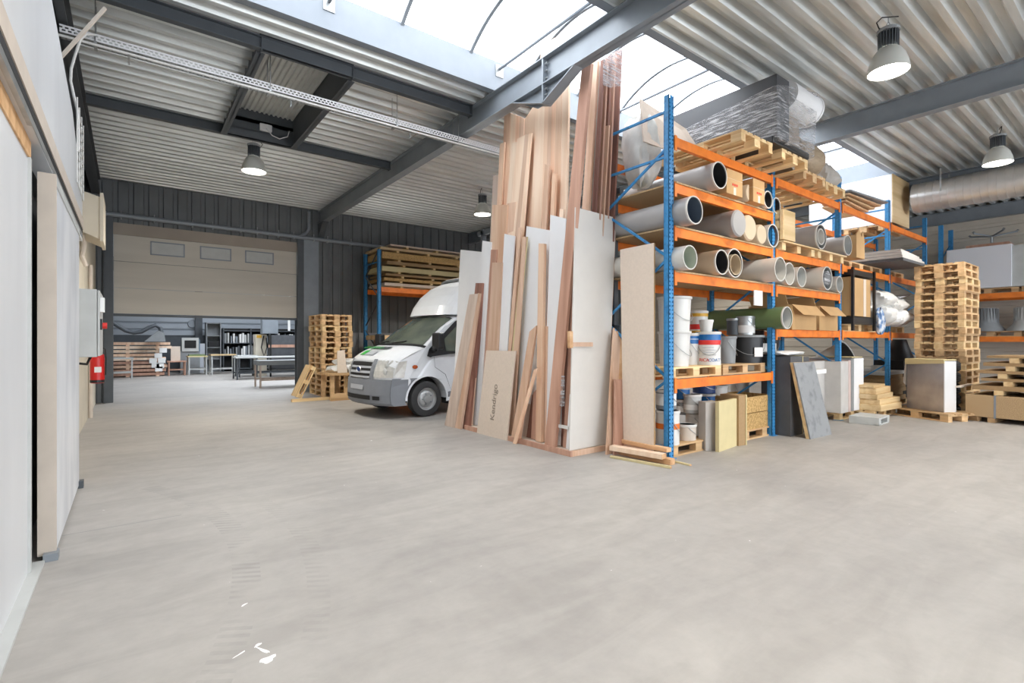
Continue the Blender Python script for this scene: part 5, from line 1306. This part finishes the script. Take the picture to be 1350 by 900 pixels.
# ================================================================ FLOOR MARKS
sp=MB(); c=g(352,868)
def blob(cx,cy,rx,ry,rot,seed):
    r=random.Random(seed); pts=[]
    for i in range(22):
        a=2*PI*i/22; k=1+.22*math.sin(3*a+seed)+r.uniform(-.1,.1); u=rx*k*math.cos(a); v=ry*k*math.sin(a)
        pts.append((cx+u*math.cos(rot)-v*math.sin(rot),cy+u*math.sin(rot)+v*math.cos(rot)))
    sp.prism(pts,0,.0012)
a_=g(353,869); blob(a_.x,a_.y,.035,.024,.3,1); a_=g(347,857); blob(a_.x,a_.y,.045,.008,2.0,2); a_=g(340,850); blob(a_.x,a_.y,.02,.009,.6,4)
a_=g(322,797); blob(a_.x,a_.y,.02,.006,.6,3); a_=g(316,862); blob(a_.x,a_.y,.03,.004,.5,5)
tag(sp.build('paint_splash','paper',origin=(c.x,c.y,0)),'small white paint splash dried on the concrete floor','paint splash',kind='stuff')
# ================================================================ LIGHT AND CAMERA
wd = bpy.data.worlds.new('sky'); S.world = wd; wd.use_nodes = True
bg = wd.node_tree.nodes['Background']; bg.inputs[0].default_value = (.94,.965,1,1); bg.inputs[1].default_value = 5.5
def portal(x0,x1,y0,y1,z):
    l = bpy.data.lights.new('skylight_portal','AREA'); l.shape='RECTANGLE'; l.size=x1-x0; l.size_y=y1-y0; l.cycles.is_portal=True
    o = bpy.data.objects.new('skylight_portal', l); COL.objects.link(o); o.location=((x0+x1)/2,(y0+y1)/2,z)
portal(SX0,SX1,SY0-.1,SY1+.1,6.25); portal(.3,XR,RY0-.1,RY1+.1,6.25); portal(1.5,8,17,25,ZC+.05)
pl = bpy.data.lights.new('window_portal','AREA'); pl.shape='RECTANGLE'; pl.size=18.5; pl.size_y=4.3; pl.cycles.is_portal=True  # guides sky light through the added front glazing
po = bpy.data.objects.new('window_portal', pl); COL.objects.link(po); po.location=(9.25,-9.95,2.55); po.rotation_euler=(PI/2,0,0)
def lampl(x,y,z,e,c=(1,.95,.86)):
    l = bpy.data.lights.new('lamp_light','SPOT'); l.energy=e; l.color=c; l.shadow_soft_size=.2; l.spot_size=math.radians(150); l.spot_blend=.6
    o = bpy.data.objects.new('lamp_light', l); COL.objects.link(o); o.location=(x,y,z-.03)
for x,y,e in ((1.87,10.5,520),(7.08,10.6,520),(7.16,2.1,260),(12.4,2.0,260)): lampl(x,y,LZ,e)
# extra high bay lamps added for fill light, mostly over the near half
for k,(x,y) in enumerate(((1.9,2.0),(1.9,-2.2),(7.16,-2.2),(12.4,-2.2),(12.4,10.6),(17.3,10.6))):
    dup(l0,(x,y,LZ),.7*k,'bell shaped high bay lamp over the hall, '+['above the camera side of the floor','behind the camera side','over the near floor middle','over the near floor by the duct','over the far rack side','over the far corner'][k])
    lampl(x,y,LZ,260)
cam = bpy.data.cameras.new('camera'); co = bpy.data.objects.new('camera', cam); COL.objects.link(co)
cam.sensor_width = 36; cam.lens = F/1350*36; cam.clip_start=.05; cam.clip_end = 200
co.location = O; co.rotation_euler = (PI/2, 0, -YAW)
S.camera = co
S.view_settings.view_transform = 'Standard'; S.view_settings.look = 'None'; S.view_settings.gamma = 1; S.view_settings.use_curve_mapping = False
S.view_settings.exposure = 0.36
cy = S.cycles
cy.use_denoising = True; cy.max_bounces = 7; cy.diffuse_bounces = 5; cy.glossy_bounces = 3; cy.transparent_max_bounces = 8; cy.transmission_bounces = 3
cy.sample_clamp_indirect = 6; cy.caustics_reflective = False; cy.caustics_refractive = False
